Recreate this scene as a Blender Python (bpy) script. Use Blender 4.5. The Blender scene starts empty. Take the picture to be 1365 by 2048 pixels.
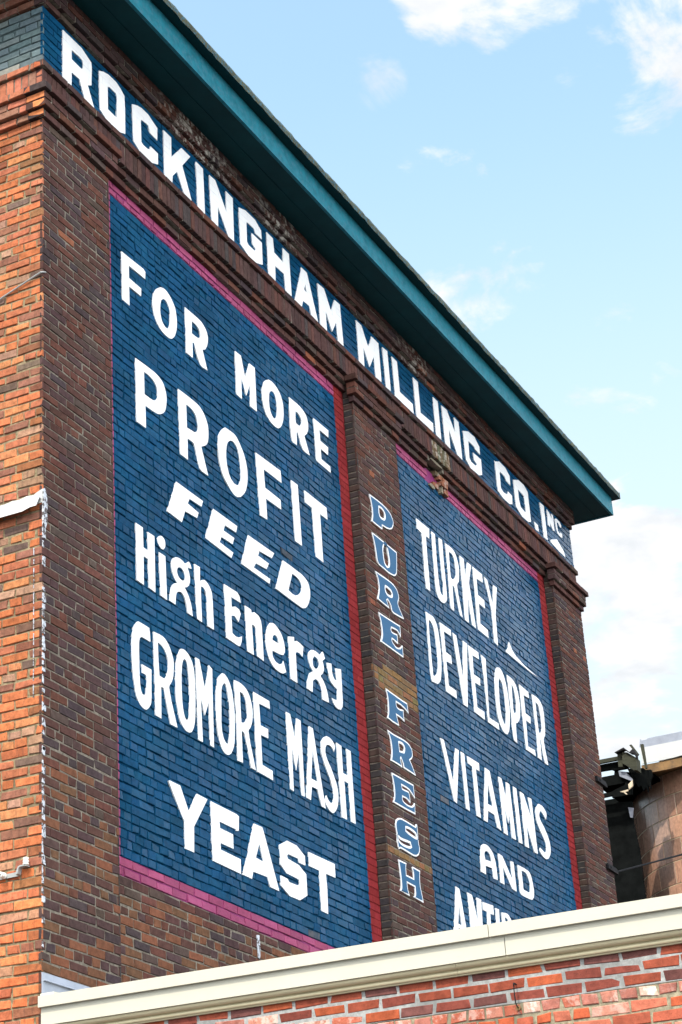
import bpy, bmesh, math, random
from mathutils import Vector, Matrix
from mathutils.geometry import tessellate_polygon
EXPOSURE = 0.9
# direction, spread in degrees, how strongly cloud gathers there
CLOUDS = [((0.734,0.256,0.629),2.2,0.50), ((0.746,0.236,0.625),2.2,0.54), ((0.752,0.213,0.626),2.2,0.54), ((0.767,0.178,0.618),2.4,0.56),
          ((0.774,0.207,0.598),1.8,0.56), ((0.778,0.186,0.600),2.4,0.62), ((0.796,0.185,0.577),2.0,0.60), ((0.793,0.172,0.584),2.2,0.62),
          ((0.880,0.259,0.398),2.4,0.64), ((0.889,0.270,0.370),2.6,0.66), ((0.891,0.252,0.377),2.4,0.64), ((0.886,0.242,0.396),2.0,0.56), ((0.905,0.270,0.330),3.0,0.54),
          ((0.782,0.287,0.552),2.2,0.33), ((0.738,0.302,0.603),1.6,0.30), ((0.807,0.286,0.517),3.0,0.34), ((0.855,0.233,0.464),3.5,0.34)]
HAZE = (0.62, 0.30, 0.0, 0.8)
HAZECOL = (4.7, 5.2, 5.5, 1)
SKYMUL = (2.75, 2.7, 2.1, 1)
CLOUD_A = (4.75, 4.95, 5.15, 1); CLOUD_B = (5.8, 5.8, 5.9, 1)
SOUTH = 4.5
EAST = ((0.93, -0.26, 0.38), 16, 3, 4.0)
R = math.radians
random.seed(7)
S = bpy.context.scene
ZO = 4.66                      # height of the traced datum above the ground

# ------------------------------------------------------------------ camera
cam = bpy.data.cameras.new('camera'); cam_o = bpy.data.objects.new('camera', cam)
S.collection.objects.link(cam_o); S.camera = cam_o
cam.sensor_fit = 'VERTICAL'; cam.sensor_height = 36.0
cam.lens = 4052.08/2048*36.0
cam.shift_x = (682.5-364.16)/2048; cam.shift_y = -(1024-947.30)/2048
cam.clip_start = 0.1; cam.clip_end = 3000
right = Vector((0.50125343, -0.86479677, -0.02952189)); up = Vector((-0.37195637, -0.24614695, 0.89501963)); fw = Vector((0.78127681, 0.4376508, 0.44504867))
cam_o.matrix_world = Matrix(((right.x, up.x, -fw.x, -10.374), (right.y, up.y, -fw.y, -6.910), (right.z, up.z, -fw.z, 1.654), (0, 0, 0, 1)))

# ------------------------------------------------------------------ light
SUN_EL, SUN_AZ = R(55), R(3)   # the sun stands to the left, a little behind the lettered wall
sd = Vector((-math.cos(SUN_EL)*math.cos(SUN_AZ), math.cos(SUN_EL)*math.sin(SUN_AZ), math.sin(SUN_EL)))
sun = bpy.data.lights.new('sun', 'SUN'); sun_o = bpy.data.objects.new('sun', sun); S.collection.objects.link(sun_o)
sun.energy = 2.3; sun.angle = R(0.9); sun.color = (1.0, 0.93, 0.82)
sun_o.rotation_euler = (-sd).to_track_quat('-Z', 'Y').to_euler(); sun_o.location = (-20, 5, 30)

W = bpy.data.worlds.new('World'); S.world = W; W.use_nodes = True
nt = W.node_tree; N = nt.nodes; Lk = nt.links; N.clear()
def nd(t, **kw):
    n = N.new(t)
    for k, v in kw.items(): setattr(n, k, v)
    return n
def inp(n, i, v):
    if hasattr(v, 'bl_idname') or hasattr(v, 'is_linked'): Lk.new(v, n.inputs[i])
    else: n.inputs[i].default_value = v
def mth(op, a, b=0.0, c=None, clamp=False):
    n = nd('ShaderNodeMath', operation=op, use_clamp=clamp); inp(n, 0, a); inp(n, 1, b)
    if c is not None: inp(n, 2, c)
    return n.outputs[0]
sky = nd('ShaderNodeTexSky', sky_type='NISHITA'); sky.sun_disc = False
sky.sun_elevation = SUN_EL; sky.sun_rotation = math.atan2(sd.x, sd.y); sky.air_density = 1.0; sky.dust_density = 1.2; sky.ozone_density = 1.2
tc = nd('ShaderNodeTexCoord')
nrm = nd('ShaderNodeVectorMath', operation='NORMALIZE'); Lk.new(tc.outputs['Generated'], nrm.inputs[0]); D = nrm.outputs[0]
sep = nd('ShaderNodeSeparateXYZ'); Lk.new(D, sep.inputs[0])
zc = mth('ADD', mth('MAXIMUM', sep.outputs[2], 0.02), 0.12)
cmb = nd('ShaderNodeCombineXYZ'); inp(cmb, 0, mth('DIVIDE', sep.outputs[0], zc)); inp(cmb, 1, mth('DIVIDE', sep.outputs[1], zc))
def noise(scale, detail, rough, vec, dist=0.0):
    n = nd('ShaderNodeTexNoise'); n.inputs['Scale'].default_value = scale; n.inputs['Detail'].default_value = detail
    n.inputs['Roughness'].default_value = rough; n.inputs['Distortion'].default_value = dist; Lk.new(vec, n.inputs['Vector']); return n.outputs[0]
n1 = noise(9.0, 10, 0.60, cmb.outputs[0], 0.35)
n3 = noise(15.0, 6, 0.55, cmb.outputs[0], 0.2)
n2 = noise(1.6, 5, 0.55, cmb.outputs[0])
bias = None                     # where clouds gather, by compass direction
for d, rad, amt in CLOUDS:
    dv = Vector(d).normalized()
    dt = nd('ShaderNodeVectorMath', operation='DOT_PRODUCT'); Lk.new(D, dt.inputs[0]); dt.inputs[1].default_value = dv
    mr = nd('ShaderNodeMapRange', interpolation_type='SMOOTHERSTEP'); Lk.new(dt.outputs['Value'], mr.inputs[0])
    mr.inputs[1].default_value = math.cos(R(rad)); mr.inputs[2].default_value = 1.0; mr.inputs[3].default_value = 0.0; mr.inputs[4].default_value = amt
    bias = mr.outputs[0] if bias is None else mth('MAXIMUM', bias, mr.outputs[0])
# two added bright lobes outside the picture: fill behind the viewer, sheen from east
def lobe(c, r0, r1):
    dt = nd('ShaderNodeVectorMath', operation='DOT_PRODUCT'); Lk.new(D, dt.inputs[0]); dt.inputs[1].default_value = Vector(c).normalized()
    mr = nd('ShaderNodeMapRange', interpolation_type='SMOOTHSTEP'); Lk.new(dt.outputs['Value'], mr.inputs[0])
    mr.inputs[1].default_value = math.cos(R(r0)); mr.inputs[2].default_value = math.cos(R(r1)); return mr.outputs[0]
west = lobe((-0.45, -0.75, 0.50), 72, 20); east = lobe(EAST[0], EAST[1], EAST[2])
bias = mth('MAXIMUM', bias, mth('MULTIPLY', mth('MAXIMUM', west, east), 0.64))
dens = mth('ADD', mth('ADD', mth('MULTIPLY', mth('SUBTRACT', n1, 0.5), 1.9), mth('MULTIPLY', mth('SUBTRACT', n2, 0.5), 0.30)), mth('SUBTRACT', bias, 0.42))
mask = nd('ShaderNodeMapRange', interpolation_type='SMOOTHSTEP'); Lk.new(dens, mask.inputs[0])
mask.inputs[1].default_value = -0.06; mask.inputs[2].default_value = 0.26
hz = nd('ShaderNodeMapRange', interpolation_type='SMOOTHSTEP'); Lk.new(sep.outputs[2], hz.inputs[0])   # pale haze towards the horizon
hz.inputs[1].default_value = HAZE[0]; hz.inputs[2].default_value = HAZE[1]; hz.inputs[3].default_value = HAZE[2]; hz.inputs[4].default_value = HAZE[3]
skyb = nd('ShaderNodeMix', data_type='RGBA', blend_type='MIX'); Lk.new(hz.outputs[0], skyb.inputs['Factor'])
skym = nd('ShaderNodeMix', data_type='RGBA', blend_type='MULTIPLY'); skym.inputs['Factor'].default_value = 1.0
Lk.new(sky.outputs[0], skym.inputs['A']); skym.inputs['B'].default_value = SKYMUL
Lk.new(skym.outputs['Result'], skyb.inputs['A']); skyb.inputs['B'].default_value = HAZECOL
cl = nd('ShaderNodeMix', data_type='RGBA'); sh3 = nd('ShaderNodeMapRange'); Lk.new(n3, sh3.inputs[0]); sh3.inputs[1].default_value = 0.36; sh3.inputs[2].default_value = 0.58; Lk.new(sh3.outputs[0], cl.inputs['Factor'])
cl.inputs['A'].default_value = CLOUD_A; cl.inputs['B'].default_value = CLOUD_B
scol_v = mth('ADD', mth('ADD', mth('MULTIPLY', west, SOUTH), mth('MULTIPLY', east, EAST[3])), 1.0)
cl2 = nd('ShaderNodeVectorMath', operation='SCALE'); Lk.new(cl.outputs['Result'], cl2.inputs[0]); Lk.new(scol_v, cl2.inputs['Scale'])
mx = nd('ShaderNodeMix', data_type='RGBA'); Lk.new(mask.outputs[0], mx.inputs['Factor'])
Lk.new(skyb.outputs['Result'], mx.inputs['A']); Lk.new(cl2.outputs[0], mx.inputs['B'])
bg = nd('ShaderNodeBackground'); bg.inputs['Strength'].default_value = 0.1; Lk.new(mx.outputs['Result'], bg.inputs['Color'])
out = nd('ShaderNodeOutputWorld'); Lk.new(bg.outputs[0], out.inputs[0])

S.view_settings.view_transform = 'Standard'; S.view_settings.look = 'None'; S.view_settings.gamma = 1.0
S.view_settings.exposure = EXPOSURE

# ------------------------------------------------------------------ materials
MATS = {}
def mat(name):
    m = bpy.data.materials.new(name); m.use_nodes = True; MATS[name] = m
    t = m.node_tree; b = t.nodes['Principled BSDF']; return m, t, b
def mnoise(t, scale, detail=4, rough=0.6, coord='Object', sc=None):
    tcn = t.nodes.new('ShaderNodeTexCoord'); n = t.nodes.new('ShaderNodeTexNoise')
    n.inputs['Scale'].default_value = scale; n.inputs['Detail'].default_value = detail; n.inputs['Roughness'].default_value = rough
    if sc:
        mp = t.nodes.new('ShaderNodeMapping'); mp.inputs['Scale'].default_value = sc
        t.links.new(tcn.outputs[coord], mp.inputs[0]); t.links.new(mp.outputs[0], n.inputs['Vector'])
    else: t.links.new(tcn.outputs[coord], n.inputs['Vector'])
    return n.outputs[0]
def mrange(t, v, a, b, c, d):
    n = t.nodes.new('ShaderNodeMapRange'); t.links.new(v, n.inputs[0])
    for i, x in enumerate((a, b, c, d)): n.inputs[i+1].default_value = x
    return n.outputs[0]
def mmix(t, f, a, b, mode='MIX'):
    n = t.nodes.new('ShaderNodeMix'); n.data_type = 'RGBA'; n.blend_type = mode
    for i, x in (('Factor', f), ('A', a), ('B', b)):
        if hasattr(x, 'is_linked'): t.links.new(x, n.inputs[i])
        else: n.inputs[i].default_value = x if i == 'Factor' else (*x, 1) if len(x) == 3 else x
    return n.outputs['Result']
def mbump(t, b, h, strength, dist):
    n = t.nodes.new('ShaderNodeBump'); n.inputs['Strength'].default_value = strength; n.inputs['Distance'].default_value = dist
    t.links.new(h, n.inputs['Height']); t.links.new(n.outputs[0], b.inputs['Normal'])
def mmul(t, a, b):
    n = t.nodes.new('ShaderNodeMath'); n.operation = 'MULTIPLY'
    for i, x in enumerate((a, b)):
        if hasattr(x, 'is_linked'): t.links.new(x, n.inputs[i])
        else: n.inputs[i].default_value = x
    return n.outputs[0]

def brick_mat(name, rough=0.9, spec=0.25, lo=0.72, hi=1.25, pits=0.6, bump=0.5, stain=(0.55, 0.52, 0.46), streak=0.0, big=(0.88, 1.12)):
    """per-brick colour comes from the mesh; the shader adds grain, pits and (by the alpha channel) pale stains"""
    m, t, b = mat(name)
    at = t.nodes.new('ShaderNodeAttribute'); at.attribute_name = 'col'
    g = mnoise(t, 22, 5, 0.65); g2 = mnoise(t, 150, 3, 0.6)
    c = mmix(t, 1.0, at.outputs['Color'], mrange(t, g, 0.3, 0.7, lo, hi), 'MULTIPLY')
    gb = mnoise(t, 1.7, 5, 0.6); c = mmix(t, 1.0, c, mrange(t, gb, 0.3, 0.7, big[0], big[1]), 'MULTIPLY')
    pit = mrange(t, g2, 0.60, 0.70, 0.0, pits)
    c = mmix(t, pit, c, (0.03, 0.024, 0.022))
    if streak:
        sg = mnoise(t, 9, 4, 0.6, sc=(6, 6, 0.5))
        c = mmix(t, mrange(t, sg, 0.56, 0.75, 0.0, streak), c, (0.045, 0.035, 0.033))
    sn = mnoise(t, 13, 6, 0.72); sf = mrange(t, sn, 0.50, 0.60, 0.0, 1.0)
    c = mmix(t, mmul(t, sf, at.outputs['Alpha']), c, stain)
    t.links.new(c, b.inputs['Base Color'])
    b.inputs['Roughness'].default_value = rough; b.inputs['Specular IOR Level'].default_value = spec
    mbump(t, b, g2, bump, 0.004)
    return m
def mortar_mat(name, col, rough=0.95, var=0.35):
    m, t, b = mat(name)
    g = mnoise(t, 30, 5, 0.7); g2 = mnoise(t, 3.0, 3, 0.5)
    c = mmix(t, mrange(t, g, 0.35, 0.7, 0.0, 1.0), tuple(x*(1-var) for x in col), tuple(x*(1+var*0.6) for x in col))
    c = mmix(t, mrange(t, g2, 0.50, 0.72, 0.0, 0.75), c, tuple(x*0.42 for x in col))
    t.links.new(c, b.inputs['Base Color']); b.inputs['Roughness'].default_value = rough; b.inputs['Specular IOR Level'].default_value = 0.2
    mbump(t, b, g, 0.7, 0.006)
    return m
def plain_mat(name, col, rough=0.6, var=0.12, scale=6.0, metal=0.0, spec=0.5, bump=0.0, col2=None, thr=(0.55, 0.7), sc=None):
    m, t, b = mat(name)
    g = mnoise(t, scale, 6, 0.65, sc=sc)
    c = mmix(t, mrange(t, g, 0.3, 0.7, 0.0, 1.0), tuple(x*(1-var) for x in col), tuple(min(1, x*(1+var)) for x in col))
    if col2:
        g2 = mnoise(t, scale*2.3, 6, 0.7, sc=sc); c = mmix(t, mrange(t, g2, thr[0], thr[1], 0.0, 1.0), c, col2)
    t.links.new(c, b.inputs['Base Color']); b.inputs['Roughness'].default_value = rough; b.inputs['Metallic'].default_value = metal
    b.inputs['Specular IOR Level'].default_value = spec
    if bump: mbump(t, b, mnoise(t, scale*8, 4, 0.6), bump, 0.004)
    return m

M_FRONT = brick_mat('dark_brown_brick', 0.9, 0.02, 0.70, 1.25, 0.45, 0.6, streak=0.2)
M_SIDE = brick_mat('orange_brick', 0.9, 0.1, 0.62, 1.22, 0.9, 0.8, streak=0.65)
M_LOW = brick_mat('red_brick', 0.9, 0.1, 0.68, 1.25, 0.55, 0.7, stain=(0.72, 0.66, 0.60))
M_MORTAR_F = mortar_mat('tan_mortar', (0.20, 0.175, 0.14), var=0.5)
M_MORTAR_S = mortar_mat('sand_mortar', (0.27, 0.215, 0.13), var=0.5)
M_MORTAR_N = mortar_mat('grey_mortar', (0.33, 0.335, 0.33), var=0.35)
M_MORTAR_O = mortar_mat('old_mortar', (0.30, 0.26, 0.18), var=0.5)
M_BLUE = brick_mat('blue_painted_brick', 0.26, 0.02, 0.78, 1.22, 0.0, 0.2, stain=(0.16, 0.13, 0.13), big=(0.74, 1.26))
M_BLUE_J = brick_mat('blue_painted_joint', 0.6, 0.0, 0.55, 1.1, 0.5, 0.8)
M_PINK = brick_mat('pink_painted_brick', 0.35, 0.02, 0.85, 1.12, 0.3, 0.8)
M_RED = brick_mat('red_painted_brick', 0.55, 0.0, 0.88, 1.1, 0.2, 0.4)
M_GREY = brick_mat('grey_painted_brick', 0.7, 0.3, 0.75, 1.2, 0.4, 0.8, stain=(0.30, 0.27, 0.22))
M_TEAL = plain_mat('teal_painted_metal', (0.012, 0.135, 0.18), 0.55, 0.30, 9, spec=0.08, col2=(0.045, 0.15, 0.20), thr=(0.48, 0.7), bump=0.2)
M_SOFFIT = plain_mat('shaded_teal_paint', (0.001, 0.036, 0.043), 0.7, 0.2, 3, spec=0.15)  # the fascia's teal again, with the eave's shade put into the colour
M_MOSS = plain_mat('mossy_roof_edge', (0.05, 0.055, 0.03), 0.9, 0.5, 14, bump=0.5, col2=(0.03, 0.09, 0.12), thr=(0.50, 0.56))
M_CREAM = plain_mat('cream_painted_metal', (0.485, 0.465, 0.39), 0.5, 0.03, 2.0, spec=0.25)
M_CREAM_S = plain_mat('tan_moulding_paint', (0.50, 0.44, 0.29), 0.5, 0.06, 3.0)
M_GALV = plain_mat('galvanised_metal', (0.30, 0.33, 0.40), 0.4, 0.15, 5, metal=0.3)
M_WHITE_M = plain_mat('weathered_white_metal', (0.49, 0.505, 0.51), 0.5, 0.08, 4, col2=(0.38, 0.35, 0.31), thr=(0.62, 0.8))
M_WHITE_P = plain_mat('peeling_white_paint', (0.50, 0.505, 0.48), 0.7, 0.1, 9, col2=(0.42, 0.38, 0.32), thr=(0.58, 0.66), bump=0.5)
M_RUST = plain_mat('rusty_steel', (0.17, 0.095, 0.035), 0.8, 0.4, 6, col2=(0.10, 0.06, 0.035), thr=(0.52, 0.66), bump=0.4)
M_WOOD = plain_mat('weathered_timber', (0.032, 0.034, 0.020), 0.9, 0.4, 7, bump=0.6, sc=(1, 1, 3))
M_CHAR = plain_mat('blackened_timber', (0.007, 0.008, 0.008), 1.0, 0.4, 7, bump=0.3, spec=0.0)
M_FLAKE = plain_mat('flaking_white_paint', (0.50, 0.53, 0.58), 0.8, 0.12, 14, bump=0.6, col2=(0.10, 0.085, 0.085), thr=(0.50, 0.54), spec=0.1)
M_PALE = plain_mat('pale_broken_wood', (0.55, 0.46, 0.34), 0.8, 0.2, 9)
M_IRON = plain_mat('dark_iron', (0.016, 0.016, 0.018), 0.8, 0.3, 12, spec=0.15)
M_PORC = plain_mat('white_porcelain', (0.72, 0.71, 0.66), 0.25, 0.05, 8)
M_CABLE = plain_mat('grey_cable', (0.30, 0.31, 0.31), 0.6, 0.1, 20)
M_ROOF = plain_mat('roof_membrane', (0.045, 0.045, 0.046), 0.9, 0.2, 2, bump=0.2)
M_ASPH = plain_mat('asphalt', (0.055, 0.055, 0.056), 0.95, 0.25, 1.5, bump=0.5)
M_RUBBLE = plain_mat('crumbled_mortar', (0.20, 0.17, 0.12), 0.95, 0.35, 24, bump=0.8, col2=(0.10, 0.08, 0.06), thr=(0.55, 0.62))
M_TILE = brick_mat('glazed_silo_tile', 0.24, 0.6, 0.75, 1.2, 0.1, 0.08, stain=(0.55, 0.42, 0.30), streak=0.7)
M_TILE_J = mortar_mat('pale_silo_joint', (0.50, 0.41, 0.28), var=0.3)

def letter_mat(name, col):
    """brush-laid paint: the courses under it still telegraph through"""
    m, t, b = mat(name)
    tcn = t.nodes.new('ShaderNodeTexCoord'); sp = t.nodes.new('ShaderNodeSeparateXYZ'); t.links.new(tcn.outputs['Object'], sp.inputs[0])
    cb = t.nodes.new('ShaderNodeCombineXYZ'); t.links.new(sp.outputs[0], cb.inputs[0])
    ad = t.nodes.new('ShaderNodeMath'); ad.operation = 'ADD'; t.links.new(sp.outputs[2], ad.inputs[0]); ad.inputs[1].default_value = -(6.195+ZO) + 400*P_
    t.links.new(ad.outputs[0], cb.inputs[1])
    w = t.nodes.new('ShaderNodeTexBrick'); t.links.new(cb.outputs[0], w.inputs['Vector']); w.offset = 0.5; w.offset_frequency = 2; w.squash = 1
    w.inputs['Scale'].default_value = 1.0; w.inputs['Brick Width'].default_value = L_; w.inputs['Row Height'].default_value = P_
    w.inputs['Mortar Size'].default_value = 0.004; w.inputs['Mortar Smooth'].default_value = 0.6
    brk = mnoise(t, 9, 4, 0.7); g = mnoise(t, 4, 5, 0.6); sp_n = mnoise(t, 60, 3, 0.6)
    joint = mmul(t, w.outputs['Fac'], mrange(t, brk, 0.42, 0.62, 0.0, 1.0))
    c = mmix(t, mrange(t, g, 0.3, 0.7, 0, 1), tuple(x*0.95 for x in col), tuple(min(x*1.04, 0.9) for x in col))
    c = mmix(t, mmul(t, joint, 0.42), c, tuple(x*0.35 for x in col))
    c = mmix(t, mrange(t, sp_n, 0.70, 0.75, 0.0, 0.5), c, tuple(x*0.4 for x in col))
    t.links.new(c, b.inputs['Base Color']); b.inputs['Roughness'].default_value = 0.5; b.inputs['Specular IOR Level'].default_value = 0.4
    mbump(t, b, joint, -0.5, 0.004)
    b.inputs['Specular IOR Level'].default_value = 0.1
    return m
P_, L_ = 0.06655, 0.2135
M_LET = letter_mat('white_sign_paint', (0.80, 0.81, 0.82))
M_LETB = letter_mat('blue_sign_paint', (0.010, 0.085, 0.19))

# ------------------------------------------------------------------ mesh tools
class MB:
    def __init__(s): s.v = []; s.f = []; s.c = []; s.m = []
    def face(s, pts, col=(0.5, 0.5, 0.5, 0), mi=0):
        b = len(s.v); s.v += [tuple(p) for p in pts]; s.c += [col]*len(pts); s.f.append(tuple(range(b, b+len(pts)))); s.m.append(mi)
    def box(s, x0, x1, y0, y1, z0, z1, col=(0.5, 0.5, 0.5, 0), mi=0):
        p = [(x, y, z) for z in (z0, z1) for y in (y0, y1) for x in (x0, x1)]
        b = len(s.v); s.v += p; s.c += [col]*8
        for q in ((0, 2, 3, 1), (4, 5, 7, 6), (0, 1, 5, 4), (1, 3, 7, 5), (3, 2, 6, 7), (2, 0, 4, 6)): s.f.append(tuple(b+i for i in q)); s.m.append(mi)
    def prism(s, poly, fn, t0, t1, col=(0.5, 0.5, 0.5, 0), mi=0):
        """polygon (a, b) pushed from depth t0 to t1; fn(a, b, t) gives the point"""
        n = len(poly); b = len(s.v)
        s.v += [tuple(fn(a, c, t0)) for a, c in poly] + [tuple(fn(a, c, t1)) for a, c in poly]; s.c += [col]*(2*n)
        for tri in tessellate_polygon([[Vector((a, c, 0)) for a, c in poly]]):
            s.f.append(tuple(b+i for i in tri)); s.m.append(mi); s.f.append(tuple(b+n+i for i in reversed(tri))); s.m.append(mi)
        for i in range(n):
            j = (i+1) % n; s.f.append((b+i, b+j, b+n+j, b+n+i)); s.m.append(mi)
    def tube(s, pts, r, n=8, col=(0.5, 0.5, 0.5, 0), mi=0, cap=True):
        rings = []; pts = [Vector(p) for p in pts]
        for i, p in enumerate(pts):
            d = (pts[min(i+1, len(pts)-1)]-pts[max(i-1, 0)]).normalized()
            a = d.cross(Vector((0, 0, 1))); a = a.normalized() if a.length > 1e-4 else Vector((1, 0, 0)); c = d.cross(a)
            rr = r[i] if isinstance(r, (list, tuple)) else r
            b = len(s.v); s.v += [tuple(p + (a*math.cos(2*math.pi*k/n)+c*math.sin(2*math.pi*k/n))*rr) for k in range(n)]; s.c += [col]*n; rings.append(b)
        for q, w in zip(rings, rings[1:]):
            for k in range(n): s.f.append((q+k, q+(k+1) % n, w+(k+1) % n, w+k)); s.m.append(mi)
        if cap: s.f.append(tuple(rings[0]+k for k in range(n))); s.f.append(tuple(rings[-1]+k for k in reversed(range(n)))); s.m += [mi, mi]
    def build(s, name, mats, parent=None, fix=False):
        me = bpy.data.meshes.new(name); me.from_pydata(s.v, [], s.f)
        ca = me.color_attributes.new('col', 'FLOAT_COLOR', 'POINT')
        ca.data.foreach_set('color', [x for c in s.c for x in c])
        for m in (mats if isinstance(mats, (list, tuple)) else [mats]): me.materials.append(m)
        me.polygons.foreach_set('material_index', s.m)
        if fix:
            bm = bmesh.new(); bm.from_mesh(me); bmesh.ops.recalc_face_normals(bm, faces=bm.faces); bm.to_mesh(me); bm.free()
        me.update()
        o = bpy.data.objects.new(name, me); S.collection.objects.link(o)
        if parent: o.parent = parent
        return o
def tag(o, label=None, cat=None, group=None, kind=None):
    for k, v in (('label', label), ('category', cat), ('group', group), ('kind', kind)):
        if v: o[k] = v
    return o
def empty(name, label, cat, group=None, loc=(0, 0, 0)):
    o = bpy.data.objects.new(name, None); S.collection.objects.link(o); o.location = loc; o.empty_display_size = 0.3
    return tag(o, label, cat, group)

def FRONT(y=0.0): return lambda u, z, d: (u, y-d, z+ZO)         # faces -y
def LEFT(x=0.0): return lambda u, z, d: (x-d, u, z+ZO)          # faces -x
def RIGHT(x=0.0): return lambda u, z, d: (x+d, u, z+ZO)         # faces +x
def pick(pal, rnd):
    t = sum(w for _, w in pal); r = rnd.random()*t
    for c, w in pal:
        r -= w
        if r <= 0: return c
    return pal[-1][0]

FLIPPED = set()
def bricks(mb, fn, u0, u1, z0, z1, pal, seed=1, zb=6.195, p=P_, L=L_, joint=0.011, depth=0.02, recess=0.008, off=0.002, tilt=0.0015, jit=0.0016, bev=0.0035,
           header=7, hk=0, kind='run', bi=0, mi=1, mcol=(0.5, 0.5, 0.5, 0), var=0.14, recol=None, ends=True, skip=None, back=True, stretch0=0.0, jvar=(0.8, 1.1), fill=0.0, chip=0.16, split=0.0):
    """lay real bricks over the rectangle u0..u1 x z0..z1 of a wall; fn(u, z, outward) places them"""
    rnd = random.Random(seed); j = joint/2; EPS = 0.012
    k0 = math.floor((z0-zb)/p+0.02); k1 = math.ceil((z1-zb)/p-0.02)
    if kind == 'soldier': rows = [(z0, z1, p, 0.0)]
    else:
        rows = []
        for k in range(k0, k1):
            a, b = max(z0, zb+k*p), min(z1, zb+(k+1)*p)
            if b-a < 0.012: continue
            hd = header and (k+hk) % header == 0
            rows.append((a, b, L/2 if hd else L, (L/4 if hd else (k % 2)*L/2)))
    for ri, (a, b, l, o) in enumerate(rows):
        n0 = math.floor((u0-o-stretch0)/l)
        cuts = [u0]; x = o+stretch0+(n0+1)*l
        while x < u1-EPS:
            if x > u0+EPS: cuts.append(x + rnd.uniform(-0.004, 0.004))
            x += l
        cuts.append(u1)
        if split: cuts = sorted(cuts + [(cuts[i]+cuts[i+1])/2+rnd.uniform(-.01, .01) for i in range(len(cuts)-1) if cuts[i+1]-cuts[i] > .15 and rnd.random() < split])
        for i in range(len(cuts)-1):
            jj = [j*rnd.uniform(*jvar) if rnd.random() > fill else 0.0012 for _ in range(4)]
            ua = cuts[i]+(jj[0] if i else (0 if ends else j)); ub = cuts[i+1]-(jj[1] if i < len(cuts)-2 else (0 if ends else j))
            za, zb_ = a+jj[2], b-jj[3]
            if skip and skip((ua+ub)/2, (za+zb_)/2): continue
            c = pick(pal, rnd); f = 1+rnd.uniform(-var, var)
            al = c[3] if len(c) > 3 else 0.0
            col = (c[0]*f, c[1]*f*(1+rnd.uniform(-.04, .04)), c[2]*f*(1+rnd.uniform(-.05, .05)), al)
            if recol: col = recol((ua+ub)/2, (za+zb_)/2, col, rnd)
            d0 = rnd.uniform(-off, off); tu = rnd.uniform(-tilt, tilt); tz = rnd.uniform(-tilt, tilt)
            pts = [(ua, za), (ub, za), (ub, zb_), (ua, zb_)]; q = []
            for n_, (uu, zz) in enumerate(pts):
                ju, jz = rnd.uniform(-jit, jit), rnd.uniform(-jit, jit)
                if rnd.random() < chip: ju += (1 if n_ in (0, 3) else -1)*rnd.uniform(0.002, 0.010); jz += (1 if n_ < 2 else -1)*rnd.uniform(0.001, 0.007)
                if (n_ in (0, 3) and i == 0 or n_ in (1, 2) and i == len(cuts)-2) and ends: ju = 0
                q.append((uu+ju, zz+jz))
            v0 = len(mb.v)
            for n_, (uu, zz) in enumerate(q): mb.v.append(fn(pts[n_][0], pts[n_][1], -depth))
            for n_, (uu, zz) in enumerate(q):
                s1 = 1 if n_ in (0, 3) else -1; s2 = 1 if n_ < 2 else -1
                mb.v.append(fn(uu, zz, d0-bev*0.9 + tu*-s1 + tz*-s2))
            for n_, (uu, zz) in enumerate(q):
                s1 = 1 if n_ in (0, 3) else -1; s2 = 1 if n_ < 2 else -1
                mb.v.append(fn(uu+s1*bev, zz+s2*bev, d0 + tu*-s1 + tz*-s2))
            mb.c += [col]*12
            for r_ in (0, 4):
                for n_ in range(4): mb.f.append((v0+r_+n_, v0+r_+(n_+1) % 4, v0+r_+4+(n_+1) % 4, v0+r_+4+n_)); mb.m.append(bi)
            mb.f.append((v0+8, v0+9, v0+10, v0+11)); mb.m.append(bi)
    if back:                                          # the mortar bed
        nu = max(1, int((u1-u0)/0.25)); r = recess
        e = 0.0 if ends else 0
        vs = [(u0+(u1-u0)*i/nu) for i in range(nu+1)]
        for i in range(nu): mb.face([fn(vs[i], z0, -r), fn(vs[i+1], z0, -r), fn(vs[i+1], z1, -r), fn(vs[i], z1, -r)], mcol, mi)

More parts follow.
